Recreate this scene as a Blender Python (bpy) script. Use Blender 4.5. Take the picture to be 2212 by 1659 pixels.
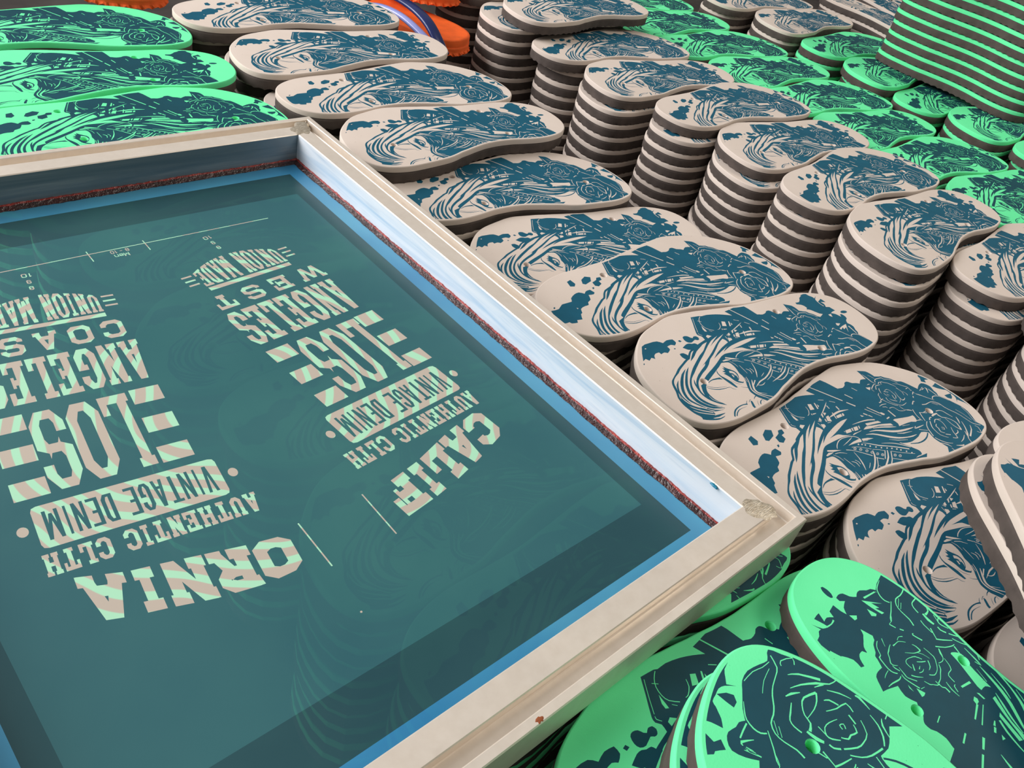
import bpy, math, random, json
import numpy as np
from mathutils import Vector, Matrix
from mathutils.geometry import delaunay_2d_cdt

for o in list(bpy.data.objects):
    bpy.data.objects.remove(o)
S = bpy.context.scene
COL = S.collection
R = math.radians

# ------------------------------------------------------------------ camera
cam = bpy.data.cameras.new('camera')
cam.sensor_width = 36.0
cam.lens = 36.0 * 1864.97 / 2212.0
cam.clip_start = 0.01
camera = bpy.data.objects.new('camera', cam)
COL.objects.link(camera)
camera.matrix_world = Matrix(((0.72825894, 0.30150426, -0.61541377, 0.0),
                              (-0.65099486, 0.58493754, -0.48379104, 0.0),
                              (0.21411355, 0.75295635, 0.62226371, 0.40),
                              (0, 0, 0, 1)))
S.camera = camera

# ------------------------------------------------------------------ world, lights, exposure
W = bpy.data.worlds.new('sky')
S.world = W
W.use_nodes = True
wn = W.node_tree
wn.nodes.clear()
wo = wn.nodes.new('ShaderNodeOutputWorld')
wb = wn.nodes.new('ShaderNodeBackground')
wt = wn.nodes.new('ShaderNodeTexCoord')
wsx = wn.nodes.new('ShaderNodeSeparateXYZ')
wn.links.new(wt.outputs['Generated'], wsx.inputs[0])
wm = wn.nodes.new('ShaderNodeMath'); wm.operation = 'MULTIPLY_ADD'     # brighter towards the open side (-x)
wn.links.new(wsx.outputs['X'], wm.inputs[0]); wm.inputs[1].default_value = -0.28
wm2 = wn.nodes.new('ShaderNodeMath'); wm2.operation = 'MULTIPLY_ADD'
wn.links.new(wsx.outputs['Y'], wm2.inputs[0]); wm2.inputs[1].default_value = 0.30; wm2.inputs[2].default_value = 0.50
wn.links.new(wm2.outputs[0], wm.inputs[2])
wr = wn.nodes.new('ShaderNodeValToRGB')
wn.links.new(wm.outputs[0], wr.inputs[0])
wr.color_ramp.elements[0].position = 0.0; wr.color_ramp.elements[0].color = (0.07, 0.065, 0.06, 1)
wr.color_ramp.elements[1].position = 1.0; wr.color_ramp.elements[1].color = (1.0, 0.98, 0.95, 1)
wn.links.new(wr.outputs[0], wb.inputs['Color'])
wb.inputs['Strength'].default_value = 0.52
wn.links.new(wb.outputs[0], wo.inputs[0])


def area(name, loc, target, sx, sy, power, col):
    l = bpy.data.lights.new(name, 'AREA')
    l.shape = 'RECTANGLE'; l.size = sx; l.size_y = sy; l.energy = power; l.color = col
    o = bpy.data.objects.new(name, l); COL.objects.link(o)
    o.location = loc
    o.rotation_euler = (Vector(target) - Vector(loc)).to_track_quat('-Z', 'Y').to_euler()
    return o


area('open_doorway_daylight', (-1.5, 2.3, 1.6), (0.7, 0.5, 0), 2.8, 2.0, 158, (0.99, 0.98, 1.0))
area('workshop_ceiling_lamp', (2.7, -0.9, 2.6), (0.9, 0.4, 0), 1.8, 0.9, 44, (1.0, 0.92, 0.82))

S.view_settings.view_transform = 'Standard'
S.view_settings.look = 'None'
S.view_settings.exposure = 0.0
S.view_settings.gamma = 1.0
S.view_settings.use_curve_mapping = False

# ------------------------------------------------------------------ materials


def srgb(r, g, b):
    return tuple(((c / 255) / 12.92 if c / 255 <= 0.04045 else ((c / 255 + 0.055) / 1.055) ** 2.4) for c in (r, g, b)) + (1,)


class Mat:
    def __init__(self, name, rough=0.8, metal=0.0, spec=0.3):
        self.m = bpy.data.materials.new(name)
        self.m.use_nodes = True
        self.n = self.m.node_tree.nodes
        self.l = self.m.node_tree.links
        self.b = self.n['Principled BSDF']
        self.b.inputs['Roughness'].default_value = rough
        self.b.inputs['Metallic'].default_value = metal
        self.b.inputs['Specular IOR Level'].default_value = spec
        self.tc = self.n.new('ShaderNodeTexCoord')

    def noise(self, scale, detail=3, stretch=(1, 1, 1), rough=0.55, dist=0.0):
        mp = self.n.new('ShaderNodeMapping')
        mp.inputs['Scale'].default_value = stretch
        self.l.new(self.tc.outputs['Object'], mp.inputs[0])
        t = self.n.new('ShaderNodeTexNoise')
        t.inputs['Scale'].default_value = scale
        t.inputs['Detail'].default_value = detail
        t.inputs['Roughness'].default_value = rough
        t.inputs['Distortion'].default_value = dist
        self.l.new(mp.outputs[0], t.inputs['Vector'])
        return t.outputs['Fac']

    def ramp(self, fac, stops):
        r = self.n.new('ShaderNodeValToRGB')
        e = r.color_ramp.elements
        while len(e) < len(stops):
            e.new(0.5)
        for i, (p, c) in enumerate(stops):
            e[i].position = p
            e[i].color = c
        self.l.new(fac, r.inputs[0])
        return r.outputs[0]

    def mix(self, fac, a, b):
        x = self.n.new('ShaderNodeMix'); x.data_type = 'RGBA'
        for s, v in ((0, fac), (6, a), (7, b)):
            if isinstance(v, (tuple, float)):
                x.inputs[s].default_value = v
            else:
                self.l.new(v, x.inputs[s])
        return x.outputs[2]

    def color(self, c):
        if isinstance(c, tuple):
            self.b.inputs['Base Color'].default_value = c
        else:
            self.l.new(c, self.b.inputs['Base Color'])
        return self

    def bump(self, h, strength, dist=0.001):
        b = self.n.new('ShaderNodeBump')
        b.inputs['Strength'].default_value = strength
        b.inputs['Distance'].default_value = dist
        self.l.new(h, b.inputs['Height'])
        self.l.new(b.outputs[0], self.b.inputs['Normal'])
        return self

    def translucent(self, amount):
        t = self.n.new('ShaderNodeBsdfTransparent')
        x = self.n.new('ShaderNodeMixShader')
        x.inputs[0].default_value = amount
        out = self.n['Material Output']
        self.l.new(self.b.outputs[0], x.inputs[1])
        self.l.new(t.outputs[0], x.inputs[2])
        self.l.new(x.outputs[0], out.inputs['Surface'])
        return self


def foam(name, c0, c1, speck):
    m = Mat(name, 0.82, 0, 0.25)
    n1 = m.noise(9, 4)
    base = m.ramp(n1, [(0.3, c0), (0.7, c1)])
    n2 = m.noise(420, 1)
    sp = m.ramp(n2, [(0.735, (0, 0, 0, 1)), (0.775, (1, 1, 1, 1))])
    n3 = m.noise(22, 2)
    gate = m.ramp(n3, [(0.50, (0, 0, 0, 1)), (0.68, (0.75, 0.75, 0.75, 1))])
    mu = m.n.new('ShaderNodeMath'); mu.operation = 'MULTIPLY'
    m.l.new(sp, mu.inputs[0]); m.l.new(gate, mu.inputs[1])
    m.color(m.mix(mu.outputs[0], base, speck))
    m.bump(m.noise(900, 2), 0.12, 0.0006)
    return m.m


GREY = foam('grey_eva_foam', srgb(202, 187, 174), srgb(213, 199, 187), srgb(95, 80, 72))
GREEN = foam('mint_green_eva_foam', srgb(98, 232, 158), srgb(112, 242, 170), srgb(30, 95, 62))


def plain(name, c, rough=0.7, spec=0.3, var=0.12, scale=40, bump=0.1):
    m = Mat(name, rough, 0, spec)
    n = m.noise(scale, 4)
    d = tuple(x * (1 - var) for x in c[:3]) + (1,)
    u = tuple(min(1, x * (1 + var)) for x in c[:3]) + (1,)
    m.color(m.ramp(n, [(0.35, d), (0.65, u)]))
    m.bump(m.noise(600, 2), bump, 0.0005)
    return m.m


INK = plain('petrol_blue_ink', srgb(18, 84, 106), 0.6, 0.25, 0.08)
INK_G = plain('petrol_ink_over_green', srgb(14, 68, 80), 0.6, 0.25, 0.08)
DARK = plain('dark_brown_grey_rubber', srgb(82, 73, 68), 0.85, 0.25, 0.15, 60, 0.25)
BLACK = plain('black_rubber', srgb(34, 30, 29), 0.75, 0.3)
ORANGE = plain('orange_foam', srgb(232, 96, 34), 0.7, 0.3, 0.1)
NAVY = plain('navy_pvc', srgb(30, 42, 92), 0.22, 0.6, 0.1)
LAV = plain('pale_blue_clear_pvc', srgb(150, 156, 215), 0.15, 0.7, 0.1)
TABLE = plain('dark_table_cloth', srgb(62, 57, 54), 0.9, 0.2, 0.2, 18)
FLOORM = plain('concrete_floor', srgb(120, 116, 110), 0.9, 0.2, 0.2, 5)

m = Mat('brushed_aluminium', 0.38, 0.35, 0.5)
n = m.noise(160, 4)
n2 = m.noise(30, 3)
base = m.ramp(n, [(0.3, srgb(222, 210, 195)), (0.7, srgb(228, 217, 203))])
m.color(m.mix(m.ramp(n2, [(0.66, (0, 0, 0, 1)), (0.80, (0.35, 0.35, 0.35, 1))]), base, srgb(178, 162, 144)))
rr = m.ramp(m.noise(26, 4), [(0.3, (0.30,) * 3 + (1,)), (0.7, (0.46,) * 3 + (1,))])
m.l.new(rr, m.b.inputs['Roughness'])
m.bump(m.noise(300, 3), 0.06, 0.0004)
ALU = m.m


def painted_reflection(name, st, stops, metal, dark):  # inner wall metal with its reflections put into the base colour
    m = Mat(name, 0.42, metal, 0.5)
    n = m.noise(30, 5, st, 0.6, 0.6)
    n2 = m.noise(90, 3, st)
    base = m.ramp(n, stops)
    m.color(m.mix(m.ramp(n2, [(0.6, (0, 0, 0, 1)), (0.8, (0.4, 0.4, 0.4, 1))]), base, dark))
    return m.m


WALLY = painted_reflection('aluminium_painted_sky_reflection', (2.2, 0.14, 2.2), [(0.30, srgb(176, 204, 226)), (0.48, srgb(222, 232, 240)), (0.70, srgb(242, 244, 246))], 0.15, srgb(150, 175, 200))  # side walls: pale streaks paint the bright sky's reflection into the colour
WALLX = painted_reflection('aluminium_painted_dark_reflection', (0.14, 2.2, 2.2), [(0.30, srgb(104, 124, 134)), (0.5, srgb(128, 142, 148)), (0.72, srgb(168, 172, 172))], 0.5, srgb(88, 104, 112))  # near and far walls: darker copy, dim film reflection painted into the colour

m = Mat('weld_metal', 0.5, 0.85, 0.5)
m.color(m.ramp(m.noise(260, 3, (1, 2.5, 1)), [(0.3, srgb(184, 170, 148)), (0.7, srgb(228, 218, 200))]))
m.bump(m.noise(420, 3, (1, 3, 1)), 0.6, 0.001)
WELD = m.m


def glue(name, a, b, speck):
    m = Mat(name, 0.22, 0, 0.6)
    base = m.ramp(m.noise(140, 4), [(0.35, a), (0.7, b)])
    sp = m.ramp(m.noise(520, 2), [(0.70, (0, 0, 0, 1)), (0.74, (1, 1, 1, 1))])
    m.color(m.mix(sp, base, speck))
    m.bump(m.noise(350, 3), 0.8, 0.002)
    return m.m


GLUE_RED = glue('red_glue', srgb(112, 34, 30), srgb(172, 62, 52), srgb(190, 120, 110))
GLUE_DARK = glue('dark_brown_glue', srgb(34, 14, 13), srgb(70, 28, 24), srgb(180, 150, 142))
RUST = plain('rust', srgb(140, 78, 48), 0.8, 0.2)
BLUEINK = plain('wet_blue_ink', srgb(28, 120, 150), 0.2, 0.5)

# screen film
m = Mat('blue_mesh_border', 0.30, 0, 0.4)
m.color(m.ramp(m.noise(5, 3, (1, 1, 1)), [(0.3, srgb(40, 120, 168)), (0.7, srgb(92, 168, 194))]))
FILM_BLUE = m.translucent(0.08).m


def film(name, a, b, tr):
    m = Mat(name, 0.28, 0, 0.28)
    m.color(m.ramp(m.noise(6.5, 4, (1, 1, 1), 0.5, 0.3), [(0.3, a), (0.7, b)]))
    return m.translucent(tr).m


FILM_DARK = film('dark_emulsion_band', srgb(38, 74, 82), srgb(50, 88, 92), 0.10)
FILM_TEAL = film('teal_emulsion', srgb(50, 98, 106), srgb(62, 112, 114), 0.12)
m = Mat('open_mesh_stencil', 0.45, 0, 0.3)
w = m.n.new('ShaderNodeTexWave')
w.wave_type = 'RINGS'
w.rings_direction = 'SPHERICAL'
w.inputs['Scale'].default_value = 26
w.inputs['Distortion'].default_value = 10
w.inputs['Detail'].default_value = 1.0
w.inputs['Detail Scale'].default_value = 0.5
m.l.new(m.tc.outputs['Object'], w.inputs['Vector'])
band = m.ramp(w.outputs['Fac'], [(0.55, (0, 0, 0, 1)), (0.72, (1, 1, 1, 1))])
m.color(m.mix(band, srgb(184, 172, 158), srgb(166, 218, 184)))
FILM_OPEN = m.m

# ------------------------------------------------------------------ object helpers


def mesh_obj(name, verts, faces, mats, parent=None, mi=None, smooth=None):
    me = bpy.data.meshes.new(name)
    me.from_pydata([tuple(v) for v in verts], [], [tuple(f) for f in faces])
    for mt in mats:
        me.materials.append(mt)
    if mi is not None:
        me.polygons.foreach_set('material_index', np.asarray(mi, dtype=np.int32))
    if smooth is not None:
        me.polygons.foreach_set('use_smooth', np.asarray(smooth, dtype=bool))
    me.update()
    o = bpy.data.objects.new(name, me)
    COL.objects.link(o)
    if parent:
        o.parent = parent
    return o


def empty(name, loc=(0, 0, 0), rz=0.0):
    o = bpy.data.objects.new(name, None)
    o.empty_display_size = 0.02
    COL.objects.link(o)
    o.location = loc
    o.rotation_euler = (0, 0, rz)
    return o


def tag(o, label=None, cat=None, group=None, kind=None):
    if label: o['label'] = label
    if cat: o['category'] = cat
    if group: o['group'] = group
    if kind: o['kind'] = kind
    return o


def box(name, x0, x1, y0, y1, z0, z1, mat, parent=None):
    v = [(x, y, z) for z in (z0, z1) for x, y in ((x0, y0), (x1, y0), (x1, y1), (x0, y1))]
    f = [(3, 2, 1, 0), (4, 5, 6, 7), (0, 1, 5, 4), (1, 2, 6, 5), (2, 3, 7, 6), (3, 0, 4, 7)]
    return mesh_obj(name, v, f, [mat], parent)


def inside(pts, poly):
    """even-odd test of many points against one polygon"""
    x, y = pts[:, 0], pts[:, 1]
    c = np.zeros(len(pts), bool)
    a = poly
    b = np.roll(poly, -1, 0)
    for (x0, y0), (x1, y1) in zip(a, b):
        k = (y0 > y) != (y1 > y)
        if k.any():
            c[k] ^= x[k] < (x1 - x0) * (y[k] - y0) / (y1 - y0) + x0
    return c


def resample(P, n):
    Q = np.vstack([P, P[:1]])
    s = np.r_[0, np.cumsum(np.hypot(*np.diff(Q, axis=0).T))]
    t = np.linspace(0, s[-1], n, endpoint=False)
    return np.c_[np.interp(t, s, Q[:, 0]), np.interp(t, s, Q[:, 1])]


def smooth_closed(P, n):
    """Catmull-Rom through a closed ring, then an even resample"""
    out = []
    k = len(P)
    for i in range(k):
        p0, p1, p2, p3 = P[i - 1], P[i], P[(i + 1) % k], P[(i + 2) % k]
        for t in np.linspace(0, 1, 8, endpoint=False):
            out.append(0.5 * ((2 * p1) + (p2 - p0) * t + (2 * p0 - 5 * p1 + 4 * p2 - p3) * t * t + (3 * p1 - p0 - 3 * p2 + p3) * t ** 3))
    return resample(np.array(out), n)


def inset(P, d):
    t = np.roll(P, -1, 0) - np.roll(P, 1, 0)
    t /= np.hypot(t[:, 0], t[:, 1])[:, None]
    nrm = np.c_[-t[:, 1], t[:, 0]]
    area2 = np.sum(P[:, 0] * np.roll(P[:, 1], -1) - np.roll(P[:, 0], -1) * P[:, 1])
    d = np.broadcast_to(np.asarray(d, float), (len(P),))
    return P + nrm * d[:, None] * (1 if area2 > 0 else -1)


def cdt(polys, eps=1e-6):
    """constrained triangulation of overlapping closed rings (numpy arrays)"""
    vs, es = [], []
    for P in polys:
        k = len(vs)
        vs += [Vector((float(x), float(y))) for x, y in P]
        es += [(k + i, k + (i + 1) % len(P)) for i in range(len(P))]
    r = delaunay_2d_cdt(vs, es, [], 0, eps)
    V = np.array([(v.x, v.y) for v in r[0]])
    F = np.array([tuple(f) for f in r[2]], dtype=int)
    return V, F


def stroke_poly(P, Wd):
    P = np.asarray(P, float)
    # Catmull-Rom refinement of the centre line
    Q, ww = [], []
    n = len(P)
    if n > 2:
        for i in range(n - 1):
            p0, p1, p2, p3 = P[max(i - 1, 0)], P[i], P[i + 1], P[min(i + 2, n - 1)]
            for t in (0, 0.5):
                Q.append(0.5 * ((2 * p1) + (p2 - p0) * t + (2 * p0 - 5 * p1 + 4 * p2 - p3) * t * t + (3 * p1 - p0 - 3 * p2 + p3) * t ** 3))
                ww.append(Wd[i] * (1 - t) + Wd[i + 1] * t)
        Q.append(P[-1]); ww.append(Wd[-1])
    else:
        Q, ww = list(P), list(Wd)
    Q = np.array(Q); ww = np.array(ww)
    t = np.gradient(Q, axis=0)
    t /= np.maximum(np.hypot(t[:, 0], t[:, 1]), 1e-9)[:, None]
    nr = np.c_[-t[:, 1], t[:, 0]] * ww[:, None] / 2
    return np.vstack([Q + nr, (Q - nr)[::-1]])


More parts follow.
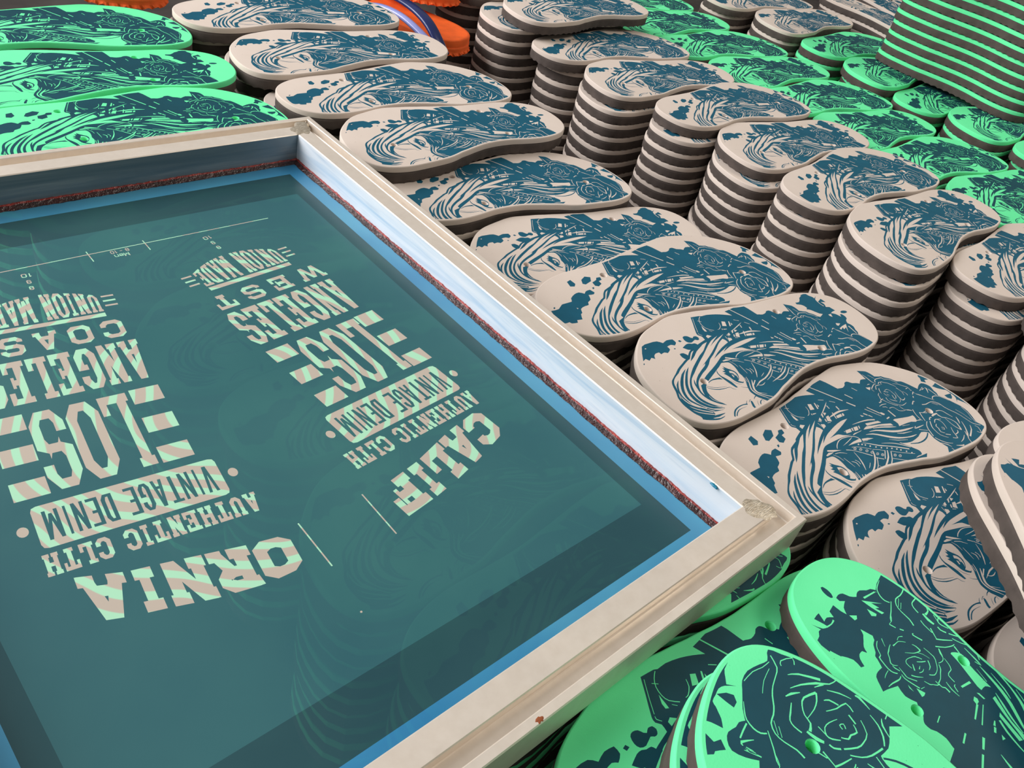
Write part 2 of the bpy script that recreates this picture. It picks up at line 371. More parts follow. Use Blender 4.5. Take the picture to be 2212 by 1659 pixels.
# ------------------------------------------------------------------ traced sole outline, strap holes and printed artwork (0.1 mm units)
ART = json.loads(r'''{"C":[["p",1,[345,-642,248,-617,226,-603,160,-593,64,-555,-13,-511,-79,-465,-62,-541,-135,-538,-204,-537,-325,-516,-337,-465,-341,-394,-344,-352,-362,-344,-398,-325,-452,-326,-482,-340,-518,-335,-533,-315,-544,-288,-576,-264,-599,-235,-663,-251,-719,-220,-739,-259,-757,-295,-769,-327,-798,-301,-835,-265,-841,-224,-833,-176,-876,-142,-893,-132,-901,-105,-931,-63,-939,-27,-949,2,-984,33,-995,77,-1001,123,-1006,184,-1006,185,-1067,174,-1130,180,-1155,221,-1153,264,-1119,305,-1107,335,-1078,356,-1093,412,-1096,453,-1100,514,-1103,565,-1080,632,-1022,697,-984,736,-987,781,-981,812,-859,811,-799,859,-672,840,-399,762,-237,689,-315,664,-385,633,-389,572,-400,510,-439,455,-434,442,-387,401,-302,401,-191,381,-134,354,-75,311,-105,363,-110,410,-121,450,-116,475,-89,494,-45,477,-3,470,-143,523,101,578,646,572,685,492,695,443,731,374,736,347,737,318,734,290,708,251,679,218,652,191,627,156,615,126,610,92,594,63,574,18,568,-23,576,-49,625,-69,644,-75,709,-53,748,-43,774,-35,897,-2,977,21,1033,46,1049,58,1086,96,1102,139,1107,194,1088,244,1071,288,1136,275,1118,300,1155,307,1252,278,1253,300,1275,312,1169,338,1198,361,1229,366,1282,363,1337,339,1383,310,1407,288,1396,270,1399,247,1413,206,1416,149,1412,90,1395,38,1379,8,1341,-39,1313,-87,1285,-124,1249,-151,1143,-193,1076,-223,985,-248,917,-267,876,-271,832,-298,802,-314,753,-332,649,-336,627,-348,569,-354,503,-359,490,-402,508,-432,498,-463,412,-562]],["p",0,[515,-329,580,-327,647,-309,720,-290,786,-261,843,-241,887,-230,830,-265,776,-294,735,-313,777,-307,824,-281,868,-254,897,-251,968,-233,1064,-205,1121,-181,1170,-168,1221,-148,1259,-122,1282,-94,1299,-62,1326,-20,1353,28,1362,74,1350,125,1317,177,1273,230,1246,273,1151,305,1121,300,1139,273,1186,243,1222,192,1236,138,1229,85,1208,34,1176,-12,1124,-60,1055,-105,952,-159,847,-201,736,-243,658,-264,592,-294]],["s",1,[1201,-122,1258,-86,1306,-37,1337,20,1345,78,1342,127],[2,16,16,15,13,2]],["s",1,[1019,-185,1104,-150,1192,-91,1253,-37,1293,16,1316,77,1305,134,1283,186,1261,227],[2,20,27,26,26,24,19,15,2]],["s",1,[973,-188,1048,-149,1133,-88,1184,-45,1224,3,1254,60,1264,129,1247,189,1207,245,1119,301],[2,18,22,24,26,33,37,34,26,2]],["s",1,[1265,224,1220,276,1155,307],[15,14,2]],["p",0,[340,-339,448,-324,527,-299,612,-265,713,-223,785,-197,917,-144,991,-111,1071,-78,1125,-37,1155,-6,1188,45,1205,93,1207,138,1192,192,1166,237,1137,271,1072,289,1118,245,1153,185,1164,128,1156,74,1130,19,1105,-26,1061,-64,1074,-44,1102,-6,1071,-31,1030,-56,969,-83,876,-112,816,-129,786,-147,843,-136,731,-169,605,-210,525,-240,430,-276,260,-327,410,-305,538,-273,434,-311]],["p",0,[331,-286,321,-260,326,-228,444,-210,567,-178,656,-145,566,-164,464,-182,378,-196,429,-183,488,-162,392,-177,332,-182,189,-178,74,-163,-2,-136,117,-134,247,-138,327,-143,380,-148,321,-134,267,-115,241,-82,206,-51,174,-31,272,-75,364,-104,458,-130,505,-139,566,-132,642,-109,709,-89,804,-65,876,-49,978,-18,989,14,1069,18,1083,33,1118,72,1144,113,1137,73,1109,31,1071,-7,1031,-32,993,-48,921,-73,850,-90,769,-120,692,-161,615,-184,503,-228,411,-266]],["p",0,[1327,-23,1340,-2,1373,45,1362,17]],["s",0,[1358,64,1357,104,1338,150,1310,193],[2,6,6,3]],["s",0,[1378,133,1362,168,1321,222,1258,282],[2,8,10,11]],["s",0,[1391,177,1370,217,1320,264,1266,305],[2,8,9,8]],["p",0,[1316,324,1253,341,1168,342,1194,361,1256,356,1304,336]],["s",0,[1117,137,1126,178,1110,218,1089,245],[2,6,5,2]],["p",1,[768,-35,788,-9,797,28,787,70,778,129,787,202,804,196,810,157,813,92,812,39,803,1,789,-22]],["p",1,[674,-42,655,3,630,48,634,92,675,137,709,150,685,180,666,182,692,193,725,167,739,129,737,88,741,55,750,23,723,29,734,-2,704,6,698,-29,683,-13]],["p",0,[671,26,649,44,643,75,661,114,685,138,663,98,670,63,689,47]],["p",0,[692,67,684,77,697,104,707,100]],["s",0,[674,79,666,96],[6,6]],["s",1,[769,110,754,161,723,197],[2,5,2]],["p",1,[1003,36,954,22,899,21,829,38,821,70,869,44,928,29,968,32]],["s",1,[1033,46,1007,78,962,111,870,142],[4,6,5,2]],["s",1,[1047,59,1021,97,964,134,898,153,851,164,844,189,825,211],[5,8,10,6,5,5,2]],["s",1,[753,209,738,229,705,250],[2,4,6]],["s",1,[1131,410,1094,382,1050,362,991,355,937,360,898,374],[12,14,13,10,9,15]],["s",1,[1108,415,1072,394,1027,380,975,382,930,390],[9,9,7,3,2]],["s",1,[902,377,891,361,862,345],[9,5,2]],["p",1,[830,360,827,379,858,425,861,449,887,449,878,414,850,378]],["s",1,[859,367,830,354,817,356],[4,4,4]],["s",1,[776,395,807,424,821,450],[2,4,2]],["s",1,[792,450,778,428,748,411,722,411,731,435],[5,10,8,5,2]],["s",1,[729,351,762,356,787,368],[9,6,3]],["s",0,[342,-620,414,-536,472,-463],[4,4,4]],["s",0,[479,-454,487,-438,472,-411],[3,5,3]],["s",0,[249,-606,291,-584,328,-547,346,-495,340,-451,299,-404],[5,5,5,5,5,5]],["s",0,[153,-456,179,-418,227,-394,251,-396],[3,5,5,3]],["s",0,[329,-576,301,-548],[4,4]],["s",0,[347,-427,329,-401],[3,3]],["s",0,[195,-371,161,-357],[11,6]],["s",0,[245,-304,229,-278],[6,6]],["s",0,[116,-252,32,-239,-46,-220,-133,-174],[4,18,18,3]],["s",0,[-83,-269,-62,-231],[13,13]],["s",0,[31,-260,78,-202],[9,9]],["s",0,[-20,-332,-1,-299],[9,8]],["s",0,[-138,-540,-169,-424,-211,-256],[9,11,12]],["s",0,[-31,-416,-70,-380],[5,5]],["s",0,[-102,-340,-129,-295],[5,5]],["s",0,[274,-296,289,-250],[4,4]],["s",0,[199,-237,168,-221],[5,5]],["p",0,[355,-510,363,-483,370,-453,378,-426,396,-438,388,-468]],["p",0,[107,-458,78,-437,121,-387,160,-408]],["p",0,[42,-426,35,-419,78,-367,95,-370]],["p",0,[36,-401,41,-376,62,-373]],["p",0,[202,-388,199,-380,209,-368,214,-374]],["p",0,[-74,-354,-12,-336,80,-320,161,-316,92,-326,-10,-344]],["p",0,[143,-317,117,-318,152,-291,166,-291]],["p",0,[101,-320,80,-296,125,-291]],["p",0,[229,-306,189,-313,206,-284,227,-288]],["p",0,[267,-272,240,-251,252,-231,303,-230]],["p",0,[133,-278,97,-270,147,-217,175,-245]],["p",0,[173,-274,162,-272,186,-244,195,-252]],["p",0,[44,-219,-18,-201,3,-178,64,-198]],["p",0,[-28,-196,-45,-191,-27,-169,-3,-175]],["p",0,[451,-386,421,-394,394,-363,456,-358]],["p",0,[-74,0,-206,69,-211,98,-130,57,-60,23]],["p",0,[19,19,-42,21,-95,52,-193,109,-270,163,-263,190,-207,147,-141,96,-53,60]],["p",0,[-337,164,-364,170,-498,247,-558,271,-555,287,-524,318,-493,323,-455,290,-368,255,-299,232,-328,210]],["p",0,[167,-91,104,-68,134,-44,194,-68]],["p",0,[97,-64,77,-61,110,-35,117,-42]],["p",0,[67,-56,23,-38,60,-12,102,-28]],["p",0,[15,-32,0,-31,27,-8,40,-11]],["p",0,[-329,39,-353,52,-358,82,-338,84,-326,69]],["p",0,[-309,112,-354,121,-341,131,-303,122]],["p",0,[-149,-74,-164,-42,-139,-51]],["p",0,[-588,-175,-633,-145,-583,-133,-581,-156]],["p",0,[-636,-180,-663,-178,-678,-163]],["s",0,[-70,72,-144,117,-209,168,-267,215],[5,13,15,3]],["s",0,[4,64,-62,100,-120,155,-176,211,-244,260,-328,301,-395,329],[2,12,21,23,22,16,3]],["s",0,[-187,250,-235,289,-328,337],[4,10,2]],["s",0,[69,56,7,98,-40,159,-84,222,-137,280,-205,329,-265,361,-322,381],[2,13,19,23,18,11,12,2]],["s",0,[-44,224,-96,282,-179,345],[2,7,3]],["s",0,[-329,251,-403,293],[5,2]],["s",0,[39,-75,-61,-38,-143,2,-198,44],[2,9,14,13]],["s",0,[183,-96,188,-82],[5,5]],["s",0,[164,-20,134,-16,92,-2,49,10],[7,10,5,3]],["s",0,[-267,-72,-301,70],[7,5]],["s",0,[-309,-68,-328,44],[9,12]],["s",0,[-434,86,-405,164],[12,14]],["s",0,[-196,-60,-206,-24],[13,13]],["s",0,[-211,-18,-219,17],[13,7]],["s",0,[-315,-277,-325,-204],[10,10]],["s",0,[-218,-223,-238,-146],[12,15]],["s",0,[-467,-267,-471,-214],[6,6]],["s",0,[448,-54,416,-70,352,-82,292,-73,232,-48,183,-13,166,22,177,50,200,60],[6,7,7,6,7,7,8,11,5]],["s",0,[173,68,127,97],[5,2]],["s",0,[198,71,153,127,109,189,54,244,-9,317,-67,392],[3,9,11,8,11,12]],["s",0,[65,193,-7,251,-57,310,-103,393],[2,7,9,10]],["s",0,[-82,303,-98,351,-116,390],[4,8,10]],["s",0,[402,5,365,41,327,106,286,191],[8,5,6,9]],["s",0,[330,27,287,56,251,101,210,155],[4,4,4,4]],["s",0,[208,163,167,203,131,248],[4,4,4]],["s",0,[94,287,33,364,-49,447],[4,4,4]],["s",0,[173,327,132,381,83,439],[5,5,5]],["s",0,[284,220,246,276],[7,7]],["s",0,[220,169,272,204,355,235,445,255,530,258,627,283],[4,13,12,12,12,2]],["s",0,[272,224,368,266,450,280],[6,6,2]],["s",0,[135,246,234,282],[7,7]],["s",0,[112,258,189,293,304,313,423,319],[7,12,13,2]],["s",0,[98,285,195,328,288,346,330,342],[7,8,9,3]],["s",0,[595,270,571,290,536,297,496,288],[4,7,7,2]],["s",0,[358,308,338,335,300,346],[3,6,3]],["s",0,[360,270,357,303],[3,3]],["s",0,[375,61,406,114,450,165,504,210],[3,7,11,3]],["s",0,[516,27,528,80,542,134],[3,5,2]],["s",0,[501,88,485,122,507,159],[4,8,3]],["s",0,[463,102,457,130,472,153],[5,5,5]],["s",0,[389,205,426,216,458,223],[3,5,2]],["s",0,[552,-52,539,-7,547,39],[3,5,2]],["s",0,[525,-44,477,-19,438,27],[5,6,2]],["s",0,[597,154,621,196,661,240,694,276,703,312,697,351,666,404,645,445],[3,7,9,11,13,11,7,3]],["s",0,[582,205,631,251,669,290,679,326,662,371,602,435],[4,16,18,16,9,7]],["s",0,[558,224,624,255],[10,8]],["s",0,[618,155,643,202],[4,4]],["s",0,[675,337,613,386],[6,2]],["p",0,[195,-19,268,-24,377,-33,312,-22,240,-16]],["p",0,[334,-2,251,10,180,31,164,43,193,61,246,34]],["p",0,[152,49,97,82,59,121,129,89,168,64]],["p",0,[538,-108,480,-62,437,-23,512,-62,554,-101]],["p",0,[609,-89,560,-88,517,-59,553,-65,606,-78]],["p",0,[238,58,248,61,256,56,254,50,243,48,235,52]],["p",0,[213,81,224,83,232,79,229,73,219,70,211,75]],["p",0,[197,104,207,106,215,102,213,96,202,93,194,98]],["p",0,[176,139,187,141,195,137,192,130,181,128,173,132]],["p",0,[144,178,155,180,163,176,160,170,150,168,142,172]],["p",0,[114,215,125,217,133,213,131,207,120,205,112,209]],["p",0,[77,252,88,254,96,250,94,244,83,242,75,246]],["p",0,[46,284,57,286,65,282,62,275,51,273,43,278]],["p",0,[18,318,29,320,37,316,34,309,24,307,15,312]],["p",0,[0,347,11,349,19,345,16,338,6,336,-3,341]],["p",0,[-23,388,-12,390,-4,386,-7,380,-18,378,-26,382]],["p",0,[-44,428,-33,430,-25,426,-28,420,-39,418,-47,422]],["p",0,[310,60,324,64,337,61,344,53,339,45,326,41,312,44,305,52]],["p",1,[314,58,323,60,333,58,338,53,335,47,326,45,316,47,311,52]],["p",0,[320,55,327,55,330,52,326,49,320,51]],["p",0,[280,99,293,102,307,99,313,92,309,83,295,80,281,82,275,90]],["p",1,[284,96,293,99,303,97,308,91,304,86,295,83,286,85,281,91]],["p",0,[290,93,297,94,300,91,295,88,289,89]],["p",0,[251,143,264,146,278,143,285,136,280,127,266,124,253,127,246,134]],["p",1,[255,140,264,143,274,141,279,135,276,130,267,127,257,129,252,135]],["p",0,[261,137,268,138,271,135,267,132,261,133]],["p",0,[234,181,247,184,261,181,267,173,262,165,249,162,235,165,229,172]],["p",1,[238,178,247,181,257,179,261,173,258,168,249,165,239,167,235,173]],["p",0,[244,175,250,176,254,173,249,170,243,171]],["p",0,[213,221,226,224,240,221,246,213,241,205,228,202,214,205,208,212]],["p",1,[217,218,226,221,236,218,240,213,237,207,228,205,218,207,214,213]],["p",0,[223,215,229,216,232,213,228,210,222,211]],["p",0,[188,256,201,260,215,257,222,249,217,241,203,237,189,240,183,248]],["p",1,[192,254,201,256,211,254,216,248,212,243,203,241,194,243,189,248]],["p",0,[198,251,205,251,208,248,203,245,197,247]],["p",0,[102,335,116,339,130,335,136,328,131,320,117,316,103,319,97,327]],["p",1,[106,333,115,335,125,333,130,327,127,322,118,320,108,322,103,327]],["p",0,[112,330,119,330,122,327,118,324,112,326]],["p",0,[73,370,86,373,100,370,107,362,102,354,88,351,74,354,68,362]],["p",1,[77,368,86,370,96,368,101,362,98,357,88,354,78,357,74,362]],["p",0,[83,364,90,365,93,362,88,359,82,361]],["s",0,[-757,-270,-749,-231,-736,-195,-727,-166,-729,-141],[3,7,9,7,4]],["s",0,[-794,-231,-799,-204,-799,-165],[2,4,3]],["s",0,[-750,-139,-773,-153,-803,-153,-841,-137,-871,-120,-871,-99,-903,-70,-918,-43,-926,-7,-925,16],[7,7,7,7,8,5,5,5,4,4]],["s",0,[-618,-129,-664,-135,-706,-137,-730,-126],[8,7,6,4]],["s",0,[-610,-126,-599,-97],[4,2]],["s",0,[-646,-94,-694,-117,-715,-111,-759,-91],[6,5,7,2]],["s",0,[-746,-110,-776,-115,-792,-111],[6,7,3]],["s",0,[-768,-84,-786,-101,-806,-103,-822,-76,-842,-51,-847,-27,-854,0,-856,25],[2,5,7,5,5,7,4,3]],["s",0,[-874,-16,-912,23,-925,57,-938,85,-953,103],[2,5,5,6,3]],["s",0,[-904,102,-945,111,-930,132,-926,149],[6,6,3,10]],["s",0,[-840,30,-834,60,-826,91,-793,120],[8,4,4,3]],["s",0,[-836,91,-839,122,-822,146],[3,3,6]],["s",0,[-685,-83,-656,-66,-627,-38],[7,6,2]],["s",0,[-614,-60,-580,-53,-568,-40,-547,-23,-538,-2],[3,6,4,6,6]],["s",0,[-546,-1,-547,39,-560,78,-568,106,-587,131],[6,4,5,6,4]],["s",0,[-606,10,-582,34,-580,71,-587,100,-605,132,-630,161,-696,172],[6,5,3,4,4,6,3]],["s",0,[-700,-33,-735,-26,-745,0,-732,35,-713,66,-676,82],[4,5,3,4,6,5]],["s",0,[-681,-35,-706,0],[8,4]],["s",0,[-655,-26,-643,-2,-645,22],[4,4,2]],["s",0,[-693,38,-671,61,-655,85],[4,6,5]],["s",0,[-664,-2,-669,24],[6,2]],["s",0,[-769,42,-730,80,-716,103,-707,125,-708,137,-738,143,-758,137],[2,4,5,6,10,6,3]],["s",0,[-716,103,-684,122,-643,126],[3,3,2]],["s",0,[-618,41,-621,71,-646,103],[2,6,6]],["s",0,[-424,11,-472,20,-514,43],[3,7,4]],["s",0,[-439,34,-468,55,-467,71],[5,6,3]],["s",0,[-475,-9,-506,0,-520,-11,-564,-4],[10,8,6,5]],["s",0,[-476,86,-517,101,-522,130,-519,156,-541,182,-576,202],[6,5,4,5,5,3]],["s",0,[-591,139,-578,171,-583,200,-605,221,-625,246],[4,4,4,12,6]],["s",0,[-922,166,-876,175],[9,6]],["s",0,[-854,186,-832,197],[8,8]],["s",0,[-721,221,-778,211,-780,224],[9,8,6]],["s",0,[-917,167,-914,206,-933,242],[3,3,5]],["s",0,[-912,196,-927,218,-944,276,-972,351],[4,6,6,4]],["s",0,[-975,335,-1004,324,-1038,333,-1072,365,-1084,404,-1091,454],[7,8,8,6,6,3]],["s",0,[-799,287,-836,312,-894,327,-936,351,-957,397,-947,446,-946,493,-954,547,-953,603,-940,667,-935,718,-969,775],[9,8,6,6,7,7,7,7,5,5,7,6]],["s",0,[-904,344,-921,396],[3,3]],["s",0,[-922,350,-945,416],[3,3]],["s",0,[-812,411,-848,427,-868,452,-866,493,-862,550],[8,7,6,8,4]],["s",0,[-694,332,-751,347,-780,364],[6,6,6]],["s",0,[-660,304,-627,332,-580,380],[9,8,5]],["s",0,[-656,305,-714,357],[5,8]],["s",0,[-707,407,-743,410,-788,428],[14,20,12]],["s",0,[-773,435,-770,479,-798,511,-810,559,-801,606,-741,661],[15,8,6,6,9,13]],["s",0,[-741,661,-738,617,-751,564,-784,500],[10,7,5,3]],["s",0,[-628,407,-661,397,-683,406],[9,9,9]],["s",0,[-614,413,-549,449,-519,487,-499,542,-525,604],[8,8,6,5,4]],["s",0,[-586,394,-531,407,-482,438,-427,498],[6,6,8,9]],["s",0,[-628,452,-669,441,-695,449,-702,487,-680,523,-641,558],[5,8,7,5,5,3]],["s",0,[-695,449,-734,478],[5,5]],["s",0,[-625,468,-590,475,-578,501,-547,529,-563,564],[5,8,8,8,4]],["s",0,[-616,515,-630,531,-611,546,-601,524],[5,5,5,5]],["s",0,[-551,572,-583,608],[8,8]],["s",0,[-693,579,-641,617,-594,667,-560,634],[4,6,8,6]],["s",0,[-631,640,-677,648,-703,634],[8,9,4]],["s",0,[-890,573,-861,601,-820,626],[5,12,4]],["s",0,[-868,629,-815,673,-737,717,-672,742,-638,780],[3,8,13,6,5]],["s",0,[-748,689,-704,725],[4,10]],["s",0,[-881,701,-827,729,-718,746],[3,10,15]],["s",0,[-1094,567,-1054,639,-1008,685,-975,734],[4,4,4,4]],["s",0,[-1002,539,-998,612,-973,694],[3,3,3]],["s",0,[-686,700,-624,710,-566,705],[4,8,3]],["s",0,[-475,685,-525,730,-546,732],[3,15,8]],["s",0,[-418,513,-420,563,-441,616,-477,655],[6,9,7,4]],["s",0,[-389,572,-418,622,-421,660],[4,10,3]],["s",0,[-914,738,-917,767,-859,811,-848,774],[5,5,5,5]],["s",0,[-402,665,-389,702],[5,5]],["s",0,[-996,206,-1076,212,-1017,213,-1068,225],[6,13,10,4]],["s",0,[-1082,226,-1090,242,-1034,276],[4,13,3]],["s",0,[-1097,258,-1086,299,-1071,345],[7,8,8]],["s",0,[-645,245,-598,289,-568,338,-562,360],[8,6,6,4]],["s",0,[-508,316,-558,344],[5,10]],["s",0,[-506,386,-435,362,-391,343,-427,338],[4,11,8,5]],["s",0,[-408,375,-462,439],[6,5]],["s",0,[-203,387,-285,431,-374,444,-419,439],[3,9,14,10]],["s",1,[-148,379,-215,427,-291,453,-369,458,-428,446],[9,12,14,12,10]],["p",0,[-382,403,-417,437,-366,447,-294,438,-195,384,-298,402]]],"T":[["p",1,[-925,-277,-978,-264,-1035,-294,-1043,-303,-1104,-318,-1102,-328,-1189,-324,-1193,-276,-1210,-246,-1206,-221,-1264,-235,-1200,-206,-1181,-167,-1211,-170,-1268,-184,-1269,-151,-1266,-121,-1215,-150,-1217,-110,-1187,-72,-1224,-52,-1227,12,-1175,9,-1138,16,-1171,49,-1186,104,-1211,76,-1236,81,-1237,116,-1220,150,-1180,164,-1147,198,-1143,222,-1153,251,-1123,286,-1119,309,-1087,351,-1027,312,-966,240,-893,121,-930,-36,-959,-4,-1032,-19,-992,-56,-968,-97,-938,-151,-964,-163,-967,-196,-951,-226,-913,-253]],["p",0,[-939,-147,-968,-125,-985,-86,-1002,-48,-1006,-16,-963,-4,-952,-43,-939,-79,-924,-109,-914,-142]],["p",0,[-1083,15,-1123,22,-1089,60,-1077,37]],["p",0,[-1020,135,-1062,164,-1003,176,-998,157]],["s",0,[-1188,-176,-1176,-130,-1179,-93],[10,7,11]],["p",0,[-977,204,-1043,197,-1113,198,-1007,286,-1060,230,-1009,237,-1025,212,-971,226]],["s",0,[-1109,230,-1092,287,-1077,337],[13,10,9]],["p",1,[-1335,91,-1306,95,-1272,86,-1252,69,-1259,54,-1287,49,-1322,59,-1341,76]],["p",1,[798,-387,728,-403,692,-398,669,-382,637,-373,627,-348,560,-355,611,-317,704,-313,753,-332,774,-345]],["p",1,[901,-340,884,-344,854,-334,839,-295,839,-276,877,-252,904,-264,913,-303]],["p",1,[676,-481,647,-489,617,-474,605,-445,591,-431,563,-443,538,-433,534,-408,553,-388,576,-390,594,-406,653,-394,687,-411,693,-444]],["p",1,[759,-471,734,-474,727,-451,754,-449]],["p",1,[1133,-579,1032,-580,947,-563,912,-518,847,-529,786,-511,793,-465,838,-443,866,-467,917,-467,926,-427,986,-405,1009,-426,1054,-423,1054,-450,1097,-454,1132,-438,1155,-407,1176,-435,1222,-417,1237,-450,1280,-439]],["p",1,[1299,-407,1313,-401,1315,-407,1304,-417,1294,-417]],["p",1,[866,-408,880,-407,888,-414,880,-421,867,-417]],["p",0,[1118,-539,1129,-537,1135,-543,1127,-549,1117,-547]]],"H":[["p",1,[1383,439,1453,416,1518,373,1550,331,1593,244,1616,132,1624,42,1604,-16,1587,-34,1593,-67,1557,-111,1542,-153,1515,-152,1505,-111,1498,-47,1473,-8,1453,21,1411,-9,1456,36,1470,71,1465,112,1460,153,1435,167,1413,183,1387,202,1358,239,1414,255,1444,271,1489,294,1476,314,1430,319,1359,331,1340,296,1299,324,1333,367,1330,384]],["p",1,[1368,105,1405,106,1464,104,1432,62,1399,45,1371,69]],["p",1,[-1419,-86,-1331,-78,-1262,-25,-1147,-11,-1125,34,-1058,80,-996,97,-951,66,-913,99,-862,109,-842,63,-867,38,-925,40,-948,-26,-997,-55,-1015,-92,-1064,-100,-1124,-126,-1146,-179,-1170,-193,-1202,-263,-1256,-259,-1272,-293,-1331,-289,-1344,-267,-1390,-274,-1415,-249,-1426,-161]],["p",1,[-1014,268,-963,289,-949,222,-980,187,-1024,196]],["p",1,[-853,265,-788,306,-735,284,-767,226,-851,191,-877,207]],["p",1,[-767,205,-701,234,-682,262,-635,263,-645,222,-688,209,-687,166,-740,135,-772,153]],["p",1,[-822,132,-798,137,-804,117,-826,108]],["p",1,[-1373,-52,-1353,-43,-1356,-62,-1376,-71]],["p",0,[-1158,-102,-1143,-112,-1157,-122]]],"aff":[[-0.948968,-0.374194],[0.400237,-0.919937],[0.013167,0.004917]],"O":[[-0.15302,-0.0],[-0.15317,-0.01018],[-0.15113,-0.02014],[-0.1463,-0.0291],[-0.13861,-0.03579],[-0.12949,-0.04015],[-0.11981,-0.04313],[-0.1098,-0.04501],[-0.09966,-0.04581],[-0.08949,-0.04636],[-0.07931,-0.04666],[-0.06914,-0.0469],[-0.05897,-0.04656],[-0.0489,-0.04509],[-0.03894,-0.04297],[-0.02886,-0.04167],[-0.0188,-0.04015],[-0.0087,-0.03895],[0.00142,-0.03799],[0.01159,-0.03819],[0.02175,-0.03887],[0.03182,-0.04038],[0.04181,-0.04229],[0.05158,-0.04517],[0.06131,-0.04816],[0.07117,-0.0507],[0.08112,-0.0528],[0.09122,-0.05405],[0.10138,-0.05415],[0.11148,-0.05329],[0.12136,-0.05082],[0.1304,-0.04618],[0.13803,-0.03956],[0.14358,-0.03112],[0.14698,-0.02158],[0.14874,-0.01156],[0.14888,-0.0014],[0.14669,0.00851],[0.14174,0.01736],[0.13466,0.02462],[0.12633,0.0304],[0.11726,0.03495],[0.10772,0.03846],[0.09788,0.04106],[0.08786,0.04287],[0.07778,0.04433],[0.06772,0.04587],[0.05768,0.04758],[0.04764,0.04928],[0.03774,0.05163],[0.02787,0.05415],[0.01817,0.05722],[0.00834,0.0599],[-0.00135,0.06299],[-0.01113,0.06581],[-0.02081,0.06897],[-0.03071,0.07135],[-0.04059,0.07382],[-0.05055,0.07591],[-0.06071,0.0761],[-0.07082,0.07494],[-0.08092,0.07365],[-0.09098,0.07205],[-0.10076,0.06929],[-0.10994,0.06494],[-0.11847,0.0594],[-0.12657,0.05323],[-0.13407,0.04635],[-0.14042,0.0384],[-0.14522,0.02944],[-0.14872,0.01988],[-0.15135,0.01004]],"holes":[[-0.1,0.0],[0.057999999999999996,0.0285],[0.04799999999999999,-0.0285]]}''')
AFF = np.array(ART['aff'])


def soften(P):
    """round the gentle corners of a traced polygon, keep its sharp tips"""
    e = np.roll(P, -1, 0) - P
    a = np.arctan2(e[:, 1], e[:, 0])
    turn = np.abs((a - np.roll(a, 1) + np.pi) % (2 * np.pi) - np.pi)
    ok = turn < 1.0
    tan = (np.roll(P, -1, 0) - np.roll(P, 1, 0)) / 2
    out = []
    for i in range(len(P)):
        j = (i + 1) % len(P)
        out.append(P[i])
        if (ok[i] or ok[j]) and np.hypot(*e[i]) > 0.0016:
            t0 = tan[i] if ok[i] else e[i]
            t1 = tan[j] if ok[j] else e[i]
            L = np.hypot(*e[i])
            t0 = t0 * min(1, L / (np.hypot(*t0) + 1e-9)); t1 = t1 * min(1, L / (np.hypot(*t1) + 1e-9))
            out.append((P[i] + P[j]) / 2 + (t0 - t1) / 8)
    return np.array(out)


def decode(item):
    P = np.array(item[2], float).reshape(-1, 2) / 10000.0
    if item[0] == 'p' and len(P) > 7:
        P = soften(P)
    if item[0] == 's':
        P = stroke_poly(P, [w / 10000.0 for w in item[3]])
    return item[1], P


def artwork(kind):
    com = [decode(i) for i in ART['C']]
    if kind == 'T':
        return com + [decode(i) for i in ART['T']]
    out = [(k, np.c_[P, np.ones(len(P))] @ AFF) for k, P in com]
    return out + [decode(i) for i in ART['H']]


OUT = np.array(ART['O'])
HOL = np.array(ART['holes'])
NRIM = 240
THICK = 0.019          # one sole
TOPT = 0.0062          # coloured footbed layer


def outline(kind):
    P = smooth_closed(OUT, NRIM)
    P = -P if kind == 'T' else -P * [1, -1]
    h = -HOL if kind == 'T' else -HOL * [1, -1]
    if np.sum(P[:, 0] * np.roll(P[:, 1], -1) - np.roll(P[:, 0], -1) * P[:, 1]) < 0:
        P = P[::-1]
    return P, h


